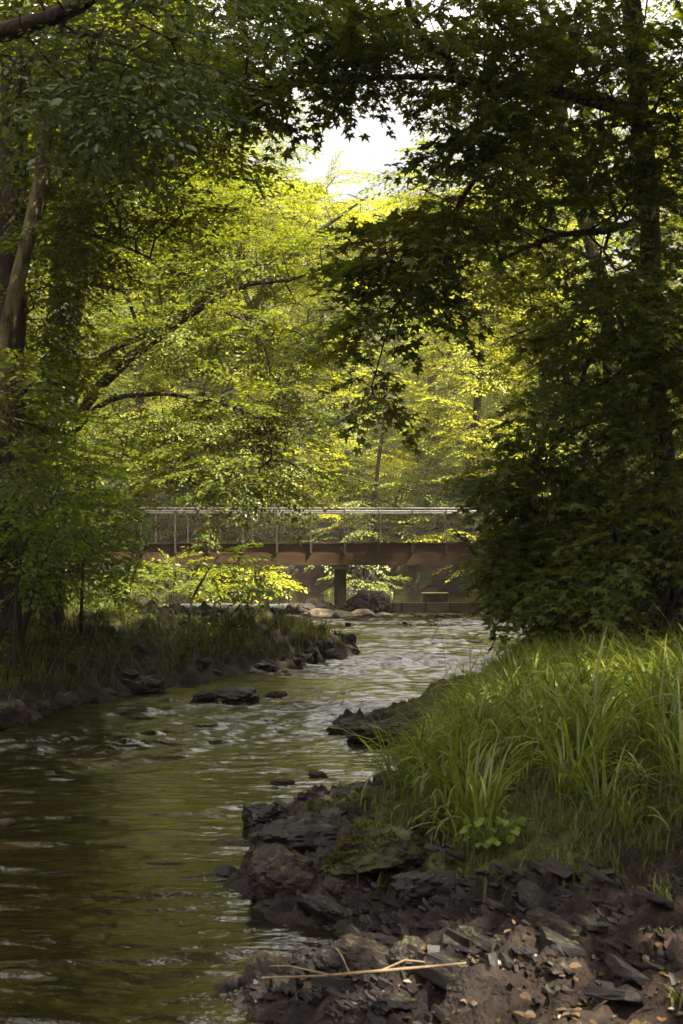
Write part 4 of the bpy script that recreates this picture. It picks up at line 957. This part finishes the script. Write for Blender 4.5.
V1 = far_tree(-.5, 72, 14, 4.4, 'pale hazy tree straight ahead on the far slope', 85, lm='leaf_pale', n=420, group='trees on the far wooded slope')
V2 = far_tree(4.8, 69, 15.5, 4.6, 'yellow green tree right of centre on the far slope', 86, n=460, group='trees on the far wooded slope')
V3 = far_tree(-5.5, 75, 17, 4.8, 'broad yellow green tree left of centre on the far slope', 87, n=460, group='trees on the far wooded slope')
FAR = [(V1, 5.2, 84, 1.05), (V3, 1.6, 92, .92), (V2, -2.8, 90, .95), (V3, 11, 74, 1.1), (V2, -12, 66, 1.1), (V1, -11, 82, 1.1), (V3, -17, 72, 1.15), (V2, 12, 88, 1.1), (V1, 8.5, 98, 1.0), (V2, -7, 98, 1.05), (V3, 17, 66, 1.2), (V1, 1, 108, .9), (V3, -3, 112, .9), (V2, 6, 112, .95), (V1, 15, 104, 1.1), (V3, -14, 100, 1.1), (V2, -22, 60, 1.2), (V1, -22, 88, 1.2), (V2, 20, 80, 1.2), (V3, -12, 118, 1.1), (V2, 13, 120, 1.1)]
r2 = np.random.default_rng(77)
for (src, x, y, s) in FAR:
    copy_tree(src, (x, y, gz(x, y) - .2), r2.uniform(0, 6.28), s, 'leafy tree half hidden among others on the far wooded slope')

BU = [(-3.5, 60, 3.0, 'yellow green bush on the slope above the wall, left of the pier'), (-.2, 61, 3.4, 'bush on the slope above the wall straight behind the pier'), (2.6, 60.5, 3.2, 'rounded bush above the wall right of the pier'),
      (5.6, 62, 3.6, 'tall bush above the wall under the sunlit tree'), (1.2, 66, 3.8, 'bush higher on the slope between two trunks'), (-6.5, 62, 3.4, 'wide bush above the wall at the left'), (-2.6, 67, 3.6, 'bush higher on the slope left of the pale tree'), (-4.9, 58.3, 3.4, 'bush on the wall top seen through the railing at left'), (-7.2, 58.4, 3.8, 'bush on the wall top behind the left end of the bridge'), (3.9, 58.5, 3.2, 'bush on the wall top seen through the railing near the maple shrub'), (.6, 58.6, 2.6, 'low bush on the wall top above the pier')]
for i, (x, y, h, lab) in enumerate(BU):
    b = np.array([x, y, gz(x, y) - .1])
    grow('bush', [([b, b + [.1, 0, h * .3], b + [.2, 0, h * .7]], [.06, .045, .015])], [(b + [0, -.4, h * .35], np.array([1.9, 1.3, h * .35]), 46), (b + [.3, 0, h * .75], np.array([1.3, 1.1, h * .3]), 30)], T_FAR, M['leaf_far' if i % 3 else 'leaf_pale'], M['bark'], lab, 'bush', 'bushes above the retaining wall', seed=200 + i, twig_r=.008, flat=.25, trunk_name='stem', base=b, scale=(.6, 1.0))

# --- woods on both flanks
F1 = far_tree(-11, 30, 17, 4.8, 'green woodland tree behind the beech on the left bank', 91, lm='leaf_canopy', n=460, group='woodland trees on both banks')
F2 = far_tree(11.5, 33, 17, 4.8, 'green woodland tree behind the maple shrubs on the right bank', 92, lm='leaf_canopy', n=460, group='woodland trees on both banks')
for (src, x, y, s) in [(F1, -10.5, 44, 1.0), (F2, -15, 36, 1.1), (F1, -17, 24, 1.0), (F2, -13.5, 52, 1.1), (F2, -9, 21, .85), (F1, 15, 46, 1.05), (F2, 19, 38, 1.1), (F1, 17, 26, 1.1), (F1, 21, 50, 1.2), (F2, -21, 46, 1.2), (F1, -20, 12, 1.1)]:
    copy_tree(src, (x, y, gz(x, y) - .2), r2.uniform(0, 6.28), s, 'woodland tree merging with its neighbours on the river bank')

# ------------------------------------------------------------------ grass and small plants
def blades(name, mat, pos, length, width, az, lean0, curl, r_, seg=6):
    n = len(pos); g_ = Geo(); t = np.linspace(0, 1, seg + 1)
    ang = lean0[:, None] + curl[:, None] * t[None] ** 1.4                 # angle from vertical
    dl = length[:, None] / seg
    hx = np.cumsum(np.concatenate([np.zeros((n, 1)), np.sin(ang[:, :-1]) * dl], 1), 1); hz = np.cumsum(np.concatenate([np.zeros((n, 1)), np.cos(ang[:, :-1]) * dl], 1), 1)
    dx, dy = np.cos(az), np.sin(az)
    C = np.stack([pos[:, 0, None] + hx * dx[:, None], pos[:, 1, None] + hx * dy[:, None], pos[:, 2, None] + hz], -1)
    tw = r_.uniform(-.9, .9, n); sxv = -dy * np.cos(tw) + dx * np.sin(tw) * .5; syv = dx * np.cos(tw) + dy * np.sin(tw) * .5
    w = width[:, None] * np.minimum(1, .55 + 1.3 * t)[None] * (1 - t[None] ** 3) * .5 + .0006
    side = np.stack([sxv, syv, np.sin(tw) * .5], -1)
    A = C - side[:, None] * w[..., None]; B = C + side[:, None] * w[..., None]
    V = np.stack([A, B], 2).reshape(-1, 3)
    b = (np.arange(n) * (seg + 1) * 2)[:, None] + (np.arange(seg) * 2)[None]
    Q = np.stack([b, b + 1, b + 3, b + 2], -1).reshape(-1, 4)
    g_.add(V, Q, tone=np.repeat(r_.uniform(0, 1, n), seg))
    return g_.build(name, mat)
r2 = np.random.default_rng(15)
def tufts(n_tuft, box, cond, per, spread, r_):
    pts = []
    while len(pts) < n_tuft:
        p = np.array([r_.uniform(box[0], box[1]), r_.uniform(box[2], box[3])])
        if cond(p): pts.append(p)
    pts = np.array(pts); k = r_.integers(per[0], per[1], len(pts)); c = np.repeat(np.arange(len(pts)), k)
    off = r_.normal(size=(len(c), 2)) * spread
    P = pts[c] + off; z = height(P[:, 0], P[:, 1])[0]
    return np.column_stack([P, z - .02]), c, off
def sd1(poly, p): return float(sdf(poly, np.array([p[0]]), np.array([p[1]]))[0])
pos, c, off = tufts(680, (.1, 4.6, 6.3, 16.5), lambda p: sd1(GRASSY, p) > .10 + .05 * max(0, p[1] - 9) and r2.random() < (1.0 if p[1] > 7.2 else .9 if p[0] < 1.3 else .6), (22, 48), .045, r2)
n = len(pos); tl = r2.uniform(.38, .80, 680)[c] * np.where(pos[:, 1] < 7.2, .8, 1.05) * (1 - .30 * smooth((pos[:, 1] - 9) / 4)); az = np.arctan2(off[:, 1], off[:, 0]) + r2.normal(size=n) * .7
def limit(pos, ln, y0, x0):
    pxx = 341.5 + F_PX * pos[:, 0] / pos[:, 1]; yt = y0 + np.maximum(0, x0 - pxx) * .80
    return np.clip(np.minimum(ln, (CAM_H - (yt - 562) * pos[:, 1] / F_PX - pos[:, 2]) / .72), .04, None)
tag(blades('tall_grass', M['grass'], pos, limit(pos, tl * r2.uniform(.55, 1.15, n), 640 + r2.normal(size=n) * 8, 528), r2.uniform(.35, 1.0, n) ** 1.6 * .016 + .003, az, np.abs(r2.normal(size=n)) * .34, r2.uniform(1.0, 3.0, n), r2, 8), kind='stuff')
k = r2.choice(n, 420, replace=False)
tag(blades('dry_grass', M['straw_grass'], pos[k] + r2.normal(size=(420, 3)) * [.04, .04, 0], r2.uniform(.3, .8, 420), r2.uniform(.003, .007, 420), r2.uniform(0, 6.28, 420), np.abs(r2.normal(size=420)) * .5, r2.uniform(.4, 2.4, 420), r2, 6), kind='stuff')
# lush far end of the grass by the shrub
pos, c, off = tufts(170, (1.0, 4.6, 11, 26), lambda p: sd1(GRASSY, p) > .12, (10, 22), .09, r2)
n = len(pos); az = r2.uniform(0, 6.28, n)
tag(blades('waterside_grass', M['grass'], pos, limit(pos, r2.uniform(.25, .5, n), 636 + r2.normal(size=n) * 5, 530), r2.uniform(.008, .014, n), az, np.abs(r2.normal(size=n)) * .2, r2.uniform(.5, 1.8, n), r2, 5), kind='stuff')
# short turf and moss tufts of the right bank edge
pos, c, off = tufts(1700, (.1, 4.0, 5.2, 8.2), lambda p: (lambda d: d > -.03 or (d > -.7 and r2.random() < .07))(sd1(GRASSY, p)), (10, 18), .03, r2)
n = len(pos); az = r2.uniform(0, 6.28, n)
tag(blades('turf', M['grass_dry'], pos, r2.uniform(.03, .15, n) * (1 + .6 * (r2.random(n) < .15)), r2.uniform(.003, .007, n), az, np.abs(r2.normal(size=n)) * .4, r2.uniform(.3, 1.8, n), r2, 4), kind='stuff')
# left bank grass
pos, c, off = tufts(3000, (-7, .3, 11.5, 34), lambda p: sd1(LEFT, p) > .22 + .25 * vnoise(np.array([p * 1.5]), 5)[0], (8, 16), .07, r2)
n = len(pos); az = r2.uniform(0, 6.28, n)
pb = 341.5 + F_PX * pos[:, 0] / pos[:, 1]
tag(blades('bank_grass', M['grass_dry'], pos, limit(pos, r2.uniform(.10, .38, n), np.where(pb > 140, 616, 560), -9999), r2.uniform(.006, .013, n), az, np.abs(r2.normal(size=n)) * .35, r2.uniform(.4, 2.2, n), r2, 5), kind='stuff')
# moss cushions on the bare earth of the left bank and between the slates
pos, c, off = tufts(1500, (-5, .4, 11, 27), lambda p: .06 < sd1(LEFT, p) < 1.3 and vnoise(np.array([p * 2.2]), 6)[0] > -.1, (14, 26), .05, r2)
p2, c, off = tufts(420, (-.4, 3.6, 4.9, 8.4), lambda p: sd1(RIGHT, p) > .12 and sd1(GRASSY, p) < .05 and vnoise(np.array([p * 2.6]), 16)[0] + .5 * max(-1, sd1(GRASSY, p)) > -.02, (16, 30), .03, r2)
pos = np.vstack([pos, p2]); n = len(pos)
tag(blades('moss', M['moss_tuft'], pos, r2.uniform(.02, .07, n) * np.where(pos[:, 1] < 9, .6, 1.2), r2.uniform(.004, .010, n) * np.where(pos[:, 1] < 9, .6, 1.2), r2.uniform(0, 6.28, n), np.abs(r2.normal(size=n)) * .5, r2.uniform(.2, 1.6, n), r2, 3), kind='stuff')
# low weeds between the grass of the left bank
wp, c, off = tufts(500, (-7, .1, 13.5, 34), lambda p: sd1(LEFT, p) > .7, (6, 10), .10, r2)
wq = 562 + (CAM_H - wp[:, 2] - .2) * F_PX / wp[:, 1]; wp = wp[(wq > 616) | (341.5 + F_PX * wp[:, 0] / wp[:, 1] < 140)]
n = len(wp); gW = Geo(); D = r2.normal(size=(n, 3)) * [1, 1, .3]; Fm = rot_frames(D, .3, r2); lv, lq = LEAF['oval']
V = np.einsum('nij,vj->nvi', Fm, lv) * r2.uniform(.03, .08, n)[:, None, None] + (wp + np.column_stack([np.zeros((n, 2)), r2.uniform(.05, .28, n)]))[:, None]
gW.add(V.reshape(-1, 3), (lq[None] + (np.arange(n) * 6)[:, None, None]).reshape(-1, 4), tone=np.repeat(r2.uniform(0, 1, n), 2))
tag(gW.build('ground_weeds', M['leaf_under']), kind='stuff')

def leafy_plant(px, py, d, n, rad, hgt, lf, label, seed, mat='leaf_under', name='leafy_plant', wide=1.7):
    b = foot(at(px, py, d)); b[2] += .06; r_ = np.random.default_rng(seed); root = empty(name, b, label, 'plant')
    st = Geo(); lv, lq = LEAF['oval']; gl = Geo()
    for i in range(n):
        a = r_.uniform(0, 6.28); rr = rad * math.sqrt(r_.uniform(.05, 1)); e = b + [rr * math.cos(a), rr * math.sin(a), hgt * r_.uniform(.35, 1)]
        V, Q, T = tube([b, b * .4 + e * .6 + [0, 0, .03], e], [.003, .0025, .0015], 4); st.add(V, Q, T)
        Fm = rot_frames(np.array([[math.cos(a), math.sin(a) - .3, -.5]]), .3, r_)[0]
        gl.add(lv * [1, wide, 1] @ Fm.T * lf * r_.uniform(.6, 1.15) + e, lq, tone=r_.uniform(0, 1))
    st.build('stem', M['leaf_under'], root, origin=b); gl.build('leaves', M[mat], root, origin=b); return root
for o in [o for o in COL.objects if o.name.startswith('mossy_boulder')]:
    nv = len(o.data.vertices); co = np.zeros(nv * 3); no = np.zeros(nv * 3); o.data.vertices.foreach_get('co', co); o.data.vertices.foreach_get('normal', no)
    co = co.reshape(-1, 3); no = no.reshape(-1, 3); w_ = smooth((no[:, 2] - .45 + 1.0 * fbm(co * 2.0, 3, 4)) / .4) + .003; sel = r2.choice(nv, 7000, p=w_ / w_.sum())
    n = len(sel); ps = co[sel] + r2.normal(size=(n, 3)) * .01
    mo = blades('moss', M['moss_tuft'], ps, r2.uniform(.02, .10, n), r2.uniform(.010, .022, n), np.arctan2(no[sel, 1], no[sel, 0]) + r2.normal(size=n) * .5, np.arccos(np.clip(no[sel, 2], -1, 1)) * .9, r2.uniform(-.2, 1.0, n), r2, 3)
    mo.parent = o
leafy_plant(492, 905, 6.35, 44, .13, .20, .048, 'small heart leaved plant growing from the mossy ledge below the grass', 1)
leafy_plant(600, 800, 8.0, 7, .30, .50, .14, 'broad pale leaves of a burdock lying on the tall grass', 2, wide=1.1, name='burdock')
leafy_plant(655, 790, 8.6, 5, .25, .50, .14, 'large single leaved plant among the tall grass at right', 3, wide=1.0, name='burdock')
# stray tuft at the bottom right and stalks over the water
pos = np.tile(np.array([*gp(678, 1012, .15), .16]), (5, 1)); pos[:, :2] += r2.normal(size=(5, 2)) * .01
tag(blades('grass_tuft', M['grass'], pos, np.array([.12, .10, .08, .12, .07]), np.full(5, .008), np.array([3.6, 2.9, 4.2, .5, 1.5]), np.full(5, .2), np.full(5, 1.4), r2), 'lone green grass tuft on the dirt at the lower right', 'grass tuft')
pos = np.tile(np.array([*gp(392, 800, .1), .12]), (26, 1)); pos[:, :2] += r2.normal(size=(26, 2)) * [.04, .03]
tag(blades('grass_tuft', M['grass'], pos, r2.uniform(.3, .62, 26), r2.uniform(.006, .011, 26), r2.uniform(1.8, 4.4, 26), r2.uniform(.05, .5, 26), r2.uniform(.3, 1.6, 26), r2), 'spray of grass blades leaning over the inlet beside the slate spit', 'grass tuft')
for i, (px, py, a, ln, lab) in enumerate([(428, 712, .3, .42, 'thin dry stalk leaning over the ledge rocks'), (462, 700, .2, .5, 'upright dry stalk at the edge of the grassy bank')]):
    x, y = gp(px, py); b = np.array([x, y, .05]); V, Q, T = tube([b, b + [ln * .35 * math.sin(a) + .05, 0, ln * .5], b + [ln * math.sin(a) + .12, 0, ln]], [.006, .005, .002], 5)
    q = Geo(); q.add(V, Q, T); tag(q.build('dry_stalk', M['bark'], None, origin=b), lab, 'stalk')

# driftwood stick with side twigs
def P3(px, py, z): x, y = gp(px, py, z); return np.array([x, y, z])
q = Geo()
for pth, rr in (([P3(262, 978, .10), P3(320, 976, .16), P3(380, 971, .20), P3(425, 967, .22), P3(466, 963, .22)], [.003, .004, .0048, .0042, .003]), ([P3(380, 971, .20), P3(405, 960, .23), P3(425, 962, .22)], [.003, .003, .002]), ([P3(330, 975, .17), P3(290, 966, .14), P3(270, 966, .12)], [.003, .0025, .0015]), ([P3(350, 974, .18), P3(342, 956, .20), P3(336, 948, .22)], [.002, .002, .001])):
    V, Q, T = tube(pth, rr, 6); q.add(V, Q, T)
M['straw'] = surf_mat('dry_stick', [(.3, (0.0780, 0.0495, 0.0250)), (.7, (0.1560, 0.1045, 0.0550))], 12, bump=.2, rough=.8)
tag(q.build('stick', M['straw'], None, origin=P3(340, 978, .07)), 'thin straw coloured stick lying across the slate by the water', 'stick')
q = Geo()
for pth, rr in (([at(225, 611, 38), at(237, 613, 38), at(250, 615, 38), at(262, 613, 38)], [.05, .07, .06, .03]), ([at(237, 613, 38), at(246, 608, 38)], [.03, .015])):
    V, Q, T = tube(pth, rr, 8); q.add(V, Q, T)
tag(q.build('driftwood_log', M['bark'], None, origin=at(240, 613, 38)), 'driftwood log stranded below the falling water at left', 'log')
# fallen leaves: a few bright ones and the litter of the dirt patch
lm = LEAF['oval']
for i, (px, py, z, lab) in enumerate([(77, 702, .12, 0), (58, 696, .18, 0), (77, 688, .22, 0), (183, 668, .2, 0), (126, 681, .2, 0), (64, 664, .5, 0), (448, 880, .28, 1), (406, 868, .22, 1)]):
    x, y = gp(px, py, z); zz = max(z, gz(x, y) + .03)
    v = lm[0] * [1, 1.4, 1] * (.07 if not lab else .05); a = random.uniform(0, 6.28); v = v @ np.array([[math.cos(a), -math.sin(a), 0], [math.sin(a), math.cos(a), 0], [0, 0, 1]]).T
    v[:, 2] += v[:, 1] * .8
    q = Geo(); q.add(v + [x, y, gz(x, y) + .03], lm[1], tone=.9); tag(q.build('fallen_leaf', M['litter'], None, origin=(x, y, gz(x, y) + .03)), ('orange fallen leaf caught low in the tall grass' if lab else 'yellow fallen leaf on the dark earth of the left bank'), 'leaf', 'fallen leaves in the right grass' if lab else 'fallen leaves on the left bank')
n = 230; px = r2.uniform(400, 720, n); py = r2.uniform(955, 1040, n); xy = np.array([gp(a, b, .16) for a, b in zip(px, py)]); z = height(xy[:, 0], xy[:, 1])[0]
Fm = rot_frames(r2.normal(size=(n, 3)) * [1, 1, .25], .3, r2)
V = np.einsum('nij,vj->nvi', Fm, lm[0] * [1, 1.2, 1.5]) * r2.uniform(.015, .045, n)[:, None, None] + np.column_stack([xy, z + .012])[:, None]
q = Geo(); q.add(V.reshape(-1, 3), (lm[1][None] + (np.arange(n) * 6)[:, None, None]).reshape(-1, 4), tone=np.repeat(r2.uniform(0, .8, n) ** 1.5, 2))
tag(q.build('leaf_litter', M['litter']), kind='stuff')

# ------------------------------------------------------------------ air
hz = Geo(); hz.box((0, 115, 38), (155, 160, 40)); hb = hz.build('haze', None); hb.data.materials.clear()
hm = bpy.data.materials.new('haze'); hm.use_nodes = True; hn = hm.node_tree.nodes; hn.clear()
pv = hn.new('ShaderNodeVolumePrincipled'); pv.inputs['Density'].default_value = 0.00034; pv.inputs['Color'].default_value = (1.0, .93, .80, 1); pv.inputs['Anisotropy'].default_value = 0.0
ho = hn.new('ShaderNodeOutputMaterial'); hm.node_tree.links.new(pv.outputs[0], ho.inputs['Volume']); hb.data.materials.append(hm)
tag(hb, kind='stuff')
